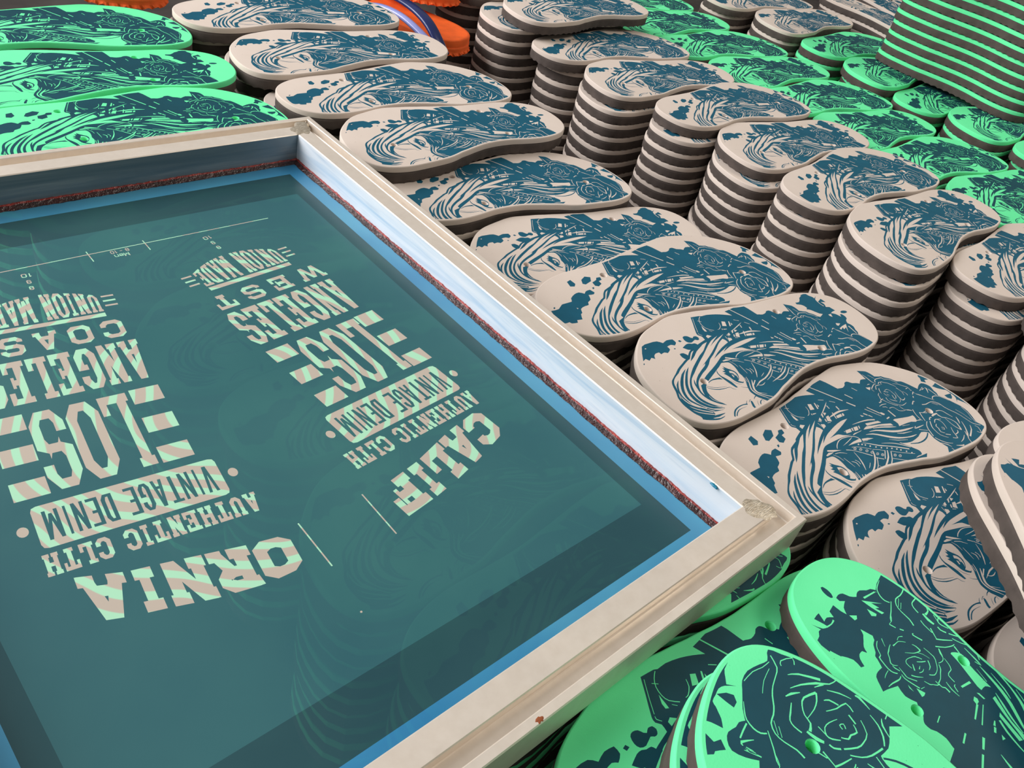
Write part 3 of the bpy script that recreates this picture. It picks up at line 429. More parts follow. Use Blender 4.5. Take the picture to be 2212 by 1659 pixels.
def footbed_mesh(kind, base, ink):
    """printed top layer: flat top cut along every edge of the print, rounded rim, side wall, three strap holes"""
    P, h = outline(kind)
    top = inset(P, 0.0011)
    lim = inset(P, 0.0028)
    art = artwork(kind)
    ang = np.linspace(0, 2 * np.pi, 16, endpoint=False)
    holes = [c + 0.0037 * np.c_[np.cos(ang), np.sin(ang)] for c in h]
    V, F = cdt([top, lim] + holes + [a for _, a in art], 1e-6)
    C = V[F].mean(1)
    keep = inside(C, top)
    for q in holes:
        keep &= ~inside(C, q)
    F, C = F[keep], C[keep]
    mi = np.zeros(len(F), int)
    for k, a in art:
        mi[inside(C, a)] = k
    mi[~inside(C, lim)] = 0
    a = V[F]
    flip = ((a[:, 1, 0] - a[:, 0, 0]) * (a[:, 2, 1] - a[:, 0, 1]) - (a[:, 1, 1] - a[:, 0, 1]) * (a[:, 2, 0] - a[:, 0, 0])) < 0
    F[flip] = F[flip][:, ::-1]
    verts = [(x, y, 0.0) for x, y in V]
    faces = [tuple(f) for f in F]
    sm = [False] * len(faces)
    mi = list(mi)

    def strip(rings, mat):
        for (A, za), (B, zb) in zip(rings[:-1], rings[1:]):
            k = len(verts)
            verts.extend((x, y, za) for x, y in A)
            verts.extend((x, y, zb) for x, y in B)
            n = len(A)
            for i in range(n):
                j = (i + 1) % n
                faces.append((k + i, k + n + i, k + n + j, k + j)); mi.append(mat); sm.append(True)

    k = len(verts)
    rings = [(top, 0.0), (inset(P, 0.0004), -0.00035), (P, -0.0011), (P, -TOPT)]
    for Rg, z in rings:
        verts.extend((x, y, z) for x, y in Rg)
    for r in range(3):
        for i in range(NRIM):
            j = (i + 1) % NRIM
            faces.append((k + r * NRIM + i, k + (r + 1) * NRIM + i, k + (r + 1) * NRIM + j, k + r * NRIM + j))
            mi.append(0); sm.append(True)
    for c, q in zip(h, holes):
        strip([(q[::-1], 0.0), ((c + (q - c) * 0.86)[::-1], -0.0012), ((c + (q - c) * 0.8)[::-1], -TOPT)], 0)
    k = len(verts)
    verts.extend((x, y, -TOPT) for x, y in P)
    faces.append(tuple(range(k + NRIM - 1, k - 1, -1))); mi.append(0); sm.append(False)
    o = mesh_obj('foam_footbed', verts, faces, [base, ink], None, mi, sm)
    me = o.data
    bpy.data.objects.remove(o)
    return me


def outsole_mesh(kind, mat, amp=0.0021, bumps=60, z0=-TOPT, z1=-THICK, out=0.0):
    """dark lower layer with the scalloped edge of its rippled tread"""
    P, _ = outline(kind)
    i = np.arange(NRIM)
    ph = i * bumps * 2 * np.pi / NRIM
    bump = amp * np.abs(np.sin(ph / 2)) ** 1.4 * (0.6 + 0.4 * np.sin(i * 0.37) ** 2)
    side = inset(P, 0.0003)
    low = inset(P, 0.0004 - out * np.abs(np.sin(ph / 2)))
    rings = [(side, np.full(NRIM, z0)), (side, np.full(NRIM, z0 - 0.0035)), (inset(P, 0.0002), np.full(NRIM, z1 + amp + 0.0012)), (low, z1 + bump)]
    verts, faces, sm = [], [], []
    for A, z in rings:
        verts.extend((x, y, zz) for (x, y), zz in zip(A, z))
    for r in range(len(rings) - 1):
        for a in range(NRIM):
            b = (a + 1) % NRIM
            faces.append((r * NRIM + a, (r + 1) * NRIM + a, (r + 1) * NRIM + b, r * NRIM + b)); sm.append(r < 2)
    faces.append(tuple(range(NRIM))); sm.append(False)
    k = len(verts)
    q = inset(P, 0.004)
    verts.extend((x, y, z1 + 0.0002) for x, y in q)
    L = (len(rings) - 1) * NRIM
    for a in range(NRIM):
        b = (a + 1) % NRIM
        faces.append((L + a, k + a, k + b, L + b)); sm.append(False)
    faces.append(tuple(range(k + NRIM - 1, k - 1, -1))); sm.append(False)
    o = mesh_obj('rubber_outsole', verts, faces, [mat], None, None, sm)
    me = o.data
    bpy.data.objects.remove(o)
    return me


FB, OS = {}, {}
for kd in 'TH':
    FB[kd, 'grey'] = footbed_mesh(kd, GREY, INK)
    g = FB[kd, 'grey'].copy()
    g.materials[0] = GREEN; g.materials[1] = INK_G
    FB[kd, 'green'] = g
    OS[kd] = outsole_mesh(kd, DARK)

# prototypes, one of each kind: thing > footbed, outsole
PROTO = {}


def make_sole(kind, colour):
    r = empty('flip_flop_sole')
    a = bpy.data.objects.new('foam_footbed', FB[kind, colour]); COL.objects.link(a); a.parent = r
    b = bpy.data.objects.new('rubber_outsole', OS[kind]); COL.objects.link(b); b.parent = r
    a.location.z = THICK; b.location.z = THICK
    a['label'] = 'printed grey foam footbed' if colour == 'grey' else 'printed mint green foam footbed'
    b['label'] = 'dark brown grey scalloped outsole'
    return r


USED = set()
SOLES = []


def sole(kind, colour, x, y, ztop, deg, label, group, size=1.0, thick=THICK):
    key = (kind, colour)
    if key not in PROTO:
        PROTO[key] = make_sole(kind, colour)
    p = PROTO[key]
    if key in USED:
        r = p.copy(); COL.objects.link(r)
        for ch in p.children:
            c = ch.copy(); COL.objects.link(c); c.parent = r
    else:
        r = p; USED.add(key)
    r.location = (x, y, ztop - thick)
    r.rotation_euler = (0, 0, R(deg))
    r.scale = (size, size, thick / THICK)
    tag(r, label, 'flip flop sole', group)
    SOLES.append(r)
    return r


TABLE_Z = -0.190
ORD = ['topmost', 'second', 'third', 'fourth', 'fifth', 'sixth', 'seventh', 'eighth', 'ninth', 'tenth', 'eleventh', 'twelfth', 'thirteenth', 'fourteenth']
BURIED = []        # hidden lower layers, merged into one object further down


def stack(kind, colour, x, y, ztop, deg, shown, lab_top, lab_in, group, seed, shift=(0, 0), jit=0.0011, floor=None, size=1.0):
    """a pile of soles from ztop down to the table; the first `shown` are things of their own"""
    rnd = random.Random(seed)
    fl = TABLE_Z if floor is None else floor
    n = max(1, round((ztop - fl) / THICK))
    step = (ztop - fl) / n
    for k in range(n):
        dx, dy, da = (0, 0, 0) if k == 0 else (shift[0] + rnd.uniform(-jit, jit), shift[1] + rnd.uniform(-jit, jit), rnd.uniform(-0.35, 0.35))
        z = ztop - k * step
        sz = size if k == 0 else size * 0.984
        if k < shown:
            lab = lab_top if k == 0 else '%s sole, %s down in %s' % (colour, ORD[k], lab_in)
            sole(kind, colour, x + dx, y + dy, z, deg + da, lab, group, sz, step - 0.00015)
        else:
            BURIED.append((kind, colour, x + dx, y + dy, z, deg + da, sz * 0.992, step - 0.0003))


# ------------------------------------------------------------------ table and floor
tb = empty('work_table', (1.6, 1.0, -0.95))
tag(tb, 'long dark cloth-covered table carrying all the sole stacks', 'table')
top = box('table_top', -2.1, 2.4, -1.5, 1.7, 0.72, 0.76, TABLE, tb)
for sx in (-2.0, 2.3):
    for sy in (-1.4, 1.6):
        box('table_leg', sx - 0.03, sx + 0.03, sy - 0.03, sy + 0.03, 0.0, 0.72, BLACK, tb)
tag(box('wall_far', -4, 7, 5.9, 6.1, -0.95, 3.0, FLOORM), kind='structure')
tag(box('floor', -4, 7, -4, 7, -1.0, -0.95, FLOORM), kind='structure')

# ------------------------------------------------------------------ the sole stacks
ROW = json.loads(r'''{"R1":["H",0.6229,1.0088,353.2,0.006,-0.0029,0.0137],"R2":["T",0.6341,0.8929,185.3,0.003,0.0036,0.0202],"R3":["H",0.6326,0.7829,352.1,0,-0.0057,0.0205],"R4":["T",0.6411,0.673,185.2,0,0.0138,0.0181],"R5":["H",0.6356,0.5748,347.9,-0.019,0.0,0.0],"R6":["T",0.6573,0.4615,180.6,-0.028,0.0,0.0],"R7":["H",0.6393,0.3542,349.1,-0.006,-0.0131,0.0064],"R8":["T",0.6495,0.2431,181.5,-0.004,-0.0005,-0.0026],"R9":["H",0.6299,0.1346,348.6,-0.012,0.002,0.001],"R10":["T",0.6552,0.0202,175.9,-0.02,0.0,0.0],"S1":["T",1.1166,0.9538,184.9,0.016,-0.0265,0.0213],"S2":["H",1.1101,0.8658,350.6,-0.012,0.0163,-0.0033],"S3":["T",1.1148,0.756,182.6,-0.014,-0.0117,-0.0057],"S4":["H",1.1255,0.6321,352.7,-0.006,-0.0111,-0.0056],"S5":["T",1.1364,0.5202,182.0,-0.009,-0.0196,-0.0124],"S6":["H",1.0892,0.399,354.0,0.004,-0.0046,-0.0008],"S7":["T",1.0655,0.2856,186.5,0.008,-0.0103,-0.0031],"G3":["H",1.4135,0.8617,348.5,-0.027,0.0147,0.0059],"G4":["T",1.4184,0.7492,183.0,-0.027,0.0006,0.0013],"G5":["H",1.4165,0.6376,348.5,-0.027,0.0065,0.0017],"G6":["T",1.4058,0.5271,183.0,-0.027,0.0141,0.0006],"G7":["H",1.4029,0.4161,348.5,-0.027,-0.0014,-0.002],"K1":["H",1.7388,0.771,350.4,-0.012,-0.0046,0.0015],"K2":["T",1.7166,0.6606,184.9,-0.012,0.0079,0.0002],"K3":["H",1.7127,0.5508,351.1,-0.02,0.0098,0.0001],"K4":["T",1.7143,0.4385,181.5,-0.012,-0.002,-0.0016],"K5":["H",1.717,0.3247,348.5,-0.012,0.0049,-0.0054],"J2":["T",1.7313,0.8847,186.9,-0.004,-0.0006,0.0031],"J1":["H",1.7121,0.9977,352.0,-0.004,0.0006,0.0063],"G1":["H",1.4023,1.086,348.5,-0.027,0.0009,0.0104],"G8":["T",1.425,0.3006,183.0,-0.027,0.0007,-0.0036],"G9":["H",1.391,0.1906,348.5,-0.027,0.0284,-0.0056],"G2":["T",1.4046,0.973,183.0,-0.027,0.003,0.008],"S8":["H",1.1373,0.1787,348.5,0.002,-0.0175,-0.0121],"S9":["T",1.1032,0.0669,183.0,0,-0.0022,-0.0168],"S0":["H",1.1082,1.0724,348.5,0.006,-0.0014,0.0166],"L1":["H",0.3239,1.0102,350.5,-0.0015,-0.0007,0.0019],"L2":["T",0.3277,0.8892,184.6,-0.0015,-0.005,0.0004],"L3":["H",0.3173,0.7794,351,-0.0015,0.0035,-0.0009],"R11":["H",0.6592,-0.0969,344.3,-0.03,0.0,0.0],"M1":["T",0.3213,0.6707,186.0,-0.0015,-0.0004,-0.0005],"M2":["H",0.329,0.563,350.5,-0.0015,0.0,0.0],"M3":["T",0.3207,0.4552,186.0,-0.0015,0.0,0.0],"M4":["H",0.3321,0.3512,350.5,-0.0015,0.0,0.0],"M5":["T",0.3236,0.2461,186.0,-0.0015,0.0,0.0],"M6":["H",0.3257,0.1413,350.5,-0.0015,0.0,0.0],"B1":["T",0.337,0.0299,187,-0.0015,0.0,0.0],"F1":["H",1.9459,0.8338,264.0,0.012,0.0015,-0.0012],"F2":["T",2.0941,0.8762,265.0,0.012,0.0035,0.0022],"F3":["H",2.235,0.8,266.0,0.0,0.0,0.0]}''')
SHOWN = {"R1": 3, "R2": 2, "R3": 2, "R4": 2, "R5": 2, "R6": 2, "R7": 4, "R8": 2, "R9": 4, "R10": 8, "R11": 5, "S0": 7, "S1": 7, "S2": 8, "S3": 8, "S4": 7, "S5": 7, "S6": 7, "S7": 8, "S8": 10, "S9": 8, "S10": 1, "G1": 1, "G2": 1, "G3": 1, "G4": 1, "G5": 1, "G6": 2, "G7": 2, "G8": 2, "G9": 1, "J1": 3, "J2": 3, "K1": 3, "K2": 3, "K3": 2, "K4": 3, "K5": 2, "L1": 1, "L2": 1, "L3": 1, "B1": 2, "F1": 2, "F2": 1, "F3": 1, "M6": 5}


def nth(k):
    return ['first', 'second', 'third', 'fourth', 'fifth', 'sixth', 'seventh', 'eighth', 'ninth', 'tenth', 'eleventh', 'twelfth'][k]


def put(key, colour, lab_top, lab_in, group, seed, shift=(0, 0), jit=0.0011, floor=None, extra=None):
    kd, x, y, deg, z, sx, sy = ROW[key]
    shift = (shift[0] + sx, shift[1] + sy)
    stack(kd, colour, x, y, z, deg, SHOWN.get(key, 1), lab_top, lab_in, group, seed, shift, jit, floor, 0.93 if key[0] == 'M' else 1.0)


SH = {'S4': (-0.004, -0.002)}
for i in range(1, 12):
    k = 'R%d' % i
    put(k, 'grey', '%s grey printed sole from the far end, along the aluminium frame' % nth(i - 1),
        '%s stack from the far end, along the frame' % nth(i - 1), 'grey soles in the row along the frame', 100 + i, SH.get(k, (0, 0)))
for i in range(0, 10):
    k = 'S%d' % i
    put(k, 'grey', 'grey printed sole on top of the %s tall stack from the far end' % nth(i),
        '%s tall stack from the far end' % nth(i), 'grey soles in the row of tall stacks', 200 + i, SH.get(k, (0, 0)))
for i in range(1, 10):
    k = 'G%d' % i
    put(k, 'green', 'green printed sole, %s from the far end of the row behind tall grey stacks' % nth(i - 1),
        '%s pile of the green row behind tall grey stacks' % nth(i - 1), 'green soles in the row behind the tall grey stacks', 300 + i)
for i in range(1, 3):
    k = 'J%d' % i
    put(k, 'grey', 'grey printed sole on the %s low pile beyond the green row' % ('farther', 'nearer')[i - 1],
        'the %s low grey pile beyond the green row' % ('farther', 'nearer')[i - 1], 'grey soles beyond the green row', 400 + i)
for i in range(1, 6):
    k = 'K%d' % i
    put(k, 'green', 'green printed sole at the foot of the towering green pile, %s from far end' % nth(i - 1),
        '%s pile at the foot of the towering green pile' % nth(i - 1), 'green soles at the foot of the towering pile', 420 + i, SH.get(k, (0, 0)))
for i in range(1, 4):
    k = 'L%d' % i
    put(k, 'green', 'green printed sole behind the frame, %s of the three at upper left' % ('farthest', 'middle', 'nearest')[i - 1],
        'the %s of three stacks behind the frame' % ('farthest', 'middle', 'nearest')[i - 1], 'green soles behind the frame', 440 + i)
for i in range(1, 7):
    k = 'M%d' % i
    if i == 6:
        lt = 'green printed sole poking out beneath the near right corner of the frame'
    elif i == 1:
        lt = 'green sole under the screen film, nearest its far rail'
    else:
        lt = 'green sole showing faintly under the screen film, %s from the far rail' % nth(i - 1)
    put(k, 'green', lt, '%s stack beneath the screen film' % nth(i - 1), 'green soles beneath the screen', 460 + i)
put('B1', 'green', 'green printed sole lying half under the near rail of the frame', 'the stack half under the near rail', 'green soles in the near corner', 480)
put('F1', 'grey', 'grey printed sole turned endways just left of the towering green pile', 'the endways stack just left of the green tower', 'endways grey soles', 490)
put('F2', 'grey', 'grey printed sole turned endways, far side of its neighbour by the green tower', 'the farther endways stack', 'endways grey soles', 491)
put('F3', 'grey', 'small visible heel of a grey sole beyond the endways pair at the top edge', 'the stack beyond the endways pair', 'endways grey soles', 492)

# the towering green pile, laid crosswise on the green row
kd, x, y, deg, z = 'T', 1.755, 0.571, 93.5, -0.012
rnd = random.Random(9)
for i in range(12):
    sole(kd, 'green', x + rnd.uniform(-0.002, 0.002), y + rnd.uniform(-0.003, 0.003), z + 0.019 * (i + 1), deg + rnd.uniform(-0.8, 0.8),
         'green sole, %s' % ('lowest layer of the towering green pile' if i == 0 else '%s layer up in the towering green pile' % nth(i) if i < 12 else 'uppermost layer of the towering green pile'),
         'soles of the towering green pile')
# crosswise green soles in the near corner
zb = ROW['B1'][4]
sole('T', 'green', 0.436, -0.074, zb + 0.019, 277.7, 'green sole with two roses, leaning against the grey soles at lower right', 'green soles in the near corner')
for i, (lab, ox, oy) in enumerate((('lowest green sole of the three in the near pile, mostly hidden', -0.003, 0.001), ('middle green sole of the three in the near pile, its left edge showing', -0.006, 0.002),
                                   ('topmost green sole of the near pile, one big rose at the bottom edge', 0, 0))):
    sole('H', 'green', 0.311 + ox, -0.094 + oy, zb + 0.019 * (i + 1) + 0.002, 99.5, lab, 'green soles in the near corner')
# grey soles dropped slantwise at the right edge
for i, (x, y, d, lab) in enumerate(((0.612, -0.084, -124, 'lowest grey sole of the slantwise pile at the right edge'),
                                    (0.625, -0.078, -124, 'middle grey sole of the slantwise pile at the right edge'), (0.559, -0.076, -122.6, 'second from top grey sole, slantwise pile at the right edge'),
                                    (0.551, -0.075, -129.3, 'topmost grey sole of the slantwise pile at the right edge, ink patch on heel'))):
    sole('T', 'grey', x, y, ROW['R10'][4] + 0.019 * (i + 1), d, lab, 'slantwise grey soles at the right edge')
sole('H', 'grey', 0.847, -0.027, ROW['R10'][4] + 0.0192, -30, 'grey sole with a blank round heel, behind the slantwise pile at right', 'slantwise grey soles at the right edge')

# lower layers that stay out of sight
if BURIED:
    vs, fs, ms = [], [], []
    simple = {}
    for kind, colour, x, y, z, deg, size, th in BURIED:
        P, _ = outline(kind)
        P = inset(P, 0.0015)[::5] * size
        z -= 0.0002
        n = len(P)
        c, s = math.cos(R(deg)), math.sin(R(deg))
        Q = np.c_[x + P[:, 0] * c - P[:, 1] * s, y + P[:, 0] * s + P[:, 1] * c]
        k = len(vs)
        for zz in (z, z - TOPT, z - th):
            vs.extend((a, b, zz) for a, b in Q)
        mt = {'grey': 0, 'green': 1}[colour]
        fs.append(tuple(range(k, k + n))); ms.append(mt)
        for r in range(2):
            for i in range(n):
                j = (i + 1) % n
                fs.append((k + r * n + i, k + (r + 1) * n + i, k + (r + 1) * n + j, k + r * n + j)); ms.append(mt if r == 0 else 2)
        fs.append(tuple(range(k + 3 * n - 1, k + 2 * n - 1, -1))); ms.append(2)
    bo = mesh_obj('buried_soles', vs, fs, [GREY, GREEN, DARK], None, ms)
    tag(bo, 'lower layers of the sole stacks, lost in the dark under the printed tops', 'flip flop soles', None, 'stuff')

# ------------------------------------------------------------------ screen printing frame
FX0, FX1, FY0, FY1 = -0.026, 0.456, 0.0945, 0.6935
fr = empty('screen_printing_frame', ((FX0 + FX1) / 2, (FY0 + FY1) / 2, 0.0))
tag(fr, 'aluminium screen printing frame with teal stencil lying on the soles', 'screen frame')
PROF = [(0, 0), (0, 27.3), (0.7, 28), (5.4, 28), (6.0, 27.5), (6.3, 20.6), (7.0, 20.0), (15.4, 20.0), (16.0, 20.6), (16.0, 27.4), (16.6, 28), (30.8, 28), (31.5, 27.3), (31.5, 0)]
cx0, cy0 = fr.location.x, fr.location.y
corner = [(FX0, FY0), (FX1, FY0), (FX1, FY1), (FX0, FY1)]
inward = [(1, 1), (-1, 1), (-1, -1), (1, -1)]
for i, nm in enumerate(('near', 'right', 'far', 'left')):
    a, b = i, (i + 1) % 4
    vs, fs, ms = [], [], []
    for c in (a, b):
        for d, z in PROF:
            vs.append((corner[c][0] + inward[c][0] * d / 1000 - cx0, corner[c][1] + inward[c][1] * d / 1000 - cy0, z / 1000))
    n = len(PROF)
    for k in range(n):
        j = (k + 1) % n
        fs.append((k, n + k, n + j, j)); ms.append(1 if k == n - 2 else 0)
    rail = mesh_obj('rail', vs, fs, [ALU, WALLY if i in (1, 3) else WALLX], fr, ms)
    if i == 1: rail['label'] = 'right rail, inner wall streaked pale blue with painted sky reflection'


def blob(name, x, y, z, rx, ry, h, mat, seed, n=28, rough=0.25, rot=0):
    rnd = random.Random(seed)
    rad = [1 + rnd.uniform(-rough, rough) for _ in range(n)]
    rad = [(rad[i - 1] + 2 * rad[i] + rad[(i + 1) % n]) / 4 for i in range(n)]
    vs, fs = [], []
    for q, zz in ((1.0, 0.0), (0.86, 0.7), (0.5, 1.0)):
        for i in range(n):
            t = 2 * math.pi * i / n
            px, py = rx * q * rad[i] * math.cos(t), ry * q * rad[i] * math.sin(t)
            vs.append((x - cx0 + px * math.cos(rot) - py * math.sin(rot), y - cy0 + px * math.sin(rot) + py * math.cos(rot), z + h * zz * (1 + rnd.uniform(-0.25, 0.25))))
    for r in range(2):
        for i in range(n):
            j = (i + 1) % n
            fs.append((r * n + i, r * n + j, (r + 1) * n + j, (r + 1) * n + i))
    fs.append(tuple(range(2 * n, 3 * n)))
    return mesh_obj(name, vs, fs, [mat], fr, None, [True] * len(fs))


blob('weld_bead', FX1 - 0.0225, FY0 + 0.0232, 0.0279, 0.0118, 0.0088, 0.0006, WELD, 3, rot=R(-45))
blob('weld_bead', FX1 - 0.0225, FY1 - 0.0225, 0.0279, 0.014, 0.0085, 0.0008, WELD, 5, rot=R(45), rough=0.4)
blob('weld_bead', FX1 - 0.011, FY1 - 0.0105, 0.0200, 0.0052, 0.0042, 0.0068, WELD, 6, rot=R(45))
blob('rust_spot', 0.2135, FY0 + 0.002, 0.0279, 0.0028, 0.0016, 0.0003, RUST, 8, rough=0.5)
blob('ink_drop', 0.4235, 0.148, 0.0267, 0.0012, 0.0035, 0.0012, BLUEINK, 11)
# thin joint line across the far rail
box('joint_line', 0.1000 - cx0, 0.1006 - cx0, FY1 - 0.0315 - cy0, FY1 - 0.0160 - cy0, 0.02795, 0.02806, BLACK, fr)
box('joint_line', 0.0985 - cx0, 0.0991 - cx0, FY1 - 0.0060 - cy0, FY1 - 0.0003 - cy0, 0.02795, 0.02806, BLACK, fr)

# glue bead where the mesh meets the inner walls
IX0, IX1, IY0, IY1 = FX0 + 0.0315, FX1 - 0.0315, FY0 + 0.0315, FY1 - 0.0315
rnd = random.Random(4)
ring = []
for (xa, ya), (xb, yb), (nx, ny) in (((IX0, IY0), (IX1, IY0), (0, 1)), ((IX1, IY0), (IX1, IY1), (-1, 0)), ((IX1, IY1), (IX0, IY1), (0, -1)), ((IX0, IY1), (IX0, IY0), (1, 0))):
    n = int(math.hypot(xb - xa, yb - ya) / 0.0018)
    for i in range(n):
        t = i / n
        ring.append((xa + (xb - xa) * t, ya + (yb - ya) * t, nx, ny))
vs, fs, ms = [], [], []
BEAD = [(0.0, 3.0), (0.8, 2.8), (1.7, 2.3), (3.0, 1.5), (4.4, 0.8), (5.8, 0.15)]
nb = len(BEAD)
w1 = w2 = 1.0
for x, y, nx, ny in ring:
    w1 = 0.8 * w1 + 0.2 * (1 + rnd.uniform(-0.45, 0.45))
    w2 = 0.85 * w2 + 0.15 * (1 + rnd.uniform(-0.4, 0.4))
    # keep the bead inside the corner when two sides meet
    for d, z in BEAD:
        px = min(max(x + nx * d / 1000 * w2, IX0 + 0.0001), IX1 - 0.0001)
        py = min(max(y + ny * d / 1000 * w2, IY0 + 0.0001), IY1 - 0.0001)
        vs.append((px - cx0, py - cy0, 0.0006 + z / 1000 * w1 * (1 + rnd.uniform(-0.09, 0.09))))
n = len(ring)
for i in range(n):
    j = (i + 1) % n
    for k in range(nb - 1):
        fs.append((i * nb + k, j * nb + k, j * nb + k + 1, i * nb + k + 1)); ms.append(0 if k < 2 else 1)
gb = mesh_obj('glue_bead', vs, fs, [GLUE_RED, GLUE_DARK], fr, ms, [True] * len(fs))
gb['label'] = 'lumpy dark red glue bead along the inner walls'

# ------------------------------------------------------------------ stencil lettering: slab letters built from strokes
# every glyph: list of (open?, polygon) with x in mm over width w, y as a fraction of the height


def rect(x0, y0, x1, y1): return [(x0, y0), (x1, y0), (x1, y1), (x0, y1)]


def octa(x0, y0, x1, y1, cx, cy):
    return [(x0 + cx, y0), (x1 - cx, y0), (x1, y0 + cy), (x1, y1 - cy), (x1 - cx, y1), (x0 + cx, y1), (x0, y1 - cy), (x0, y0 + cy)]


def glyph(ch, w, s, k, e):
    """s stem width, k bar thickness, e serif overhang (0 for plain letters)"""
    o = []
    O = lambda *p: o.append((1, list(p[0])))
    N = lambda *p: o.append((0, list(p[0])))
    l, r = e, w - e                     # stems stand inside the serifs

    def foot(x0, x1, y):
        if e > 0: O(rect(max(0, x0 - e), 0 if y == 0 else 1 - k, min(w, x1 + e), k if y == 0 else 1))
    cx, cy = min(w * 0.26, s * 0.95), 0.17
    ix, iy = max(cx - s * 0.45, 0.1), max(cy - k * 0.45, 0.03)
    if ch == 'I' or ch == '1':
        m = w / 2
        O(rect(m - s / 2, 0, m + s / 2, 1)); foot(m - s / 2, m + s / 2, 0); foot(m - s / 2, m + s / 2, 1)
        if ch == '1': O([(m - s / 2, 1), (m - s * 1.4, 0.78), (m - s * 1.4, 0.66), (m - s / 2, 0.8)])
    elif ch == 'L':
        O(rect(l, 0, l + s, 1)); O(rect(l if not e else 0, 0, w, k)); foot(l, l + s, 1)
        if e: O(rect(w - s * 0.75, 0, w, k * 2.3))
    elif ch in 'EF':
        O(rect(l, 0, l + s, 1)); O(rect(0 if e else l, 1 - k, w, 1)); O(rect(l, 0.5 - k / 2, w * 0.74, 0.5 + k / 2))
        if e: O(rect(w - s * 0.7, 1 - k * 2.1, w, 1)); O(rect(w * 0.74 - s * 0.4, 0.5 - k, w * 0.74, 0.5 + k))
        if ch == 'E':
            O(rect(0 if e else l, 0, w, k))
            if e: O(rect(w - s * 0.7, 0, w, k * 2.1))
        else: foot(l, l + s, 0)
    elif ch == 'T':
        O(rect(0, 1 - k, w, 1)); O(rect(w / 2 - s / 2, 0, w / 2 + s / 2, 1)); foot(w / 2 - s / 2, w / 2 + s / 2, 0)
        if e: O(rect(0, 1 - k * 2.2, s * 0.6, 1)); O(rect(w - s * 0.6, 1 - k * 2.2, w, 1))
    elif ch == 'H':
        O(rect(l, 0, l + s, 1)); O(rect(r - s, 0, r, 1)); O(rect(l, 0.5 - k / 2, r, 0.5 + k / 2))
        for q in (0, 1): foot(l, l + s, q); foot(r - s, r, q)
    elif ch == 'N':
        O(rect(l, 0, l + s, 1)); O(rect(r - s, 0, r, 1)); O([(l, 1), (l + s * 1.05, 1), (r, 0), (r - s * 1.05, 0)])
        foot(l, l + s, 0); foot(l, l + s * 0.6, 1); foot(r - s, r, 1)
    elif ch == 'M':
        O(rect(l, 0, l + s, 1)); O(rect(r - s, 0, r, 1))
        O([(l, 1), (l + s, 1), (w / 2 + s * 0.45, 0.12), (w / 2 - s * 0.45, 0.12)]); O([(r - s, 1), (r, 1), (w / 2 + s * 0.45, 0.12), (w / 2 - s * 0.45, 0.12)])
        foot(l, l + s, 0); foot(r - s, r, 0); foot(l, l + s * 0.5, 1); foot(r - s * 0.5, r, 1)
    elif ch == 'W':
        q = w * 0.27
        O([(0 + e, 1), (e + s, 1), (q + s * 0.5, 0), (q - s * 0.5, 0)]); O([(w - e - s, 1), (w - e, 1), (w - q + s * 0.5, 0), (w - q - s * 0.5, 0)])
        O([(w / 2 - s * 0.5, 0.9), (w / 2 + s * 0.5, 0.9), (q + s * 0.5, 0), (q - s * 0.5, 0)]); O([(w / 2 - s * 0.5, 0.9), (w / 2 + s * 0.5, 0.9), (w - q + s * 0.5, 0), (w - q - s * 0.5, 0)])
        foot(e, e + s, 1); foot(w - e - s, w - e, 1)
    elif ch in 'AV':
        f = (lambda y: y) if ch == 'A' else (lambda y: 1 - y)
        h = s * 0.62
        P = lambda pts: [(x, f(y)) for x, y in pts]
        O(P([(e * 0.6, 0), (e * 0.6 + s, 0), (w / 2 + h * 0.6, 1), (w / 2 - h, 1)])); O(P([(w - e * 0.6 - s, 0), (w - e * 0.6, 0), (w / 2 + h, 1), (w / 2 - h * 0.6, 1)]))
        if ch == 'A':
            O([(w * 0.2, 0.24), (w * 0.8, 0.24), (w * 0.76, 0.24 + k), (w * 0.24, 0.24 + k)])
        if e:
            y0, y1 = (0, k) if ch == 'A' else (1 - k, 1)
            O(rect(0, y0, s + e * 1.4, y1)); O(rect(w - s - e * 1.4, y0, w, y1))
    elif ch in 'OCG0':
        O(octa(0, 0, w, 1, cx, cy)); N(octa(s, k, w - s, 1 - k, ix, iy))
        if ch == 'C': N(rect(w - s - 0.05, 0.36, w + 0.1, 0.64))
        if ch == 'G':
            N(rect(w - s - 0.05, 0.50, w + 0.1, 0.68)); O(rect(w * 0.52, 0.40, w, 0.40 + k))
    elif ch == 'S':
        O(octa(0, 0, w, 1, cx, cy)); N(octa(s, 0.5 + k / 2, w - s, 1 - k, ix * 0.6, iy * 0.6)); N(octa(s, k, w - s, 0.5 - k / 2, ix * 0.6, iy * 0.6))
        N([(w - s - 0.05, 0.5 + k / 2), (w + 0.1, 0.5 - k * 0.1), (w + 0.1, 0.70), (w - s - 0.05, 0.70)]); N([(-0.1, 0.30), (s + 0.05, 0.30), (s + 0.05, 0.5 - k / 2), (-0.1, 0.5 + k * 0.1)])
    elif ch in '89':
        O(octa(0, 0, w, 1, cx, cy)); N(octa(s, 0.5 + k / 2, w - s, 1 - k, ix * 0.6, iy * 0.6)); N(octa(s, k, w - s, 0.5 - k / 2, ix * 0.6, iy * 0.6))
        if ch == '9': N(rect(-0.1, 0.26, s + 0.02, 0.5 - k / 2))
    elif ch == 'D':
        O([(0 if e else l, 0), (w - cx, 0), (w, cy), (w, 1 - cy), (w - cx, 1), (0 if e else l, 1)]); N([(l + s, k), (w - s - ix, k), (w - s, k + iy), (w - s, 1 - k - iy), (w - s - ix, 1 - k), (l + s, 1 - k)])
        if e: N(rect(-0.1, k, l, 1 - k))
    elif ch == 'R':
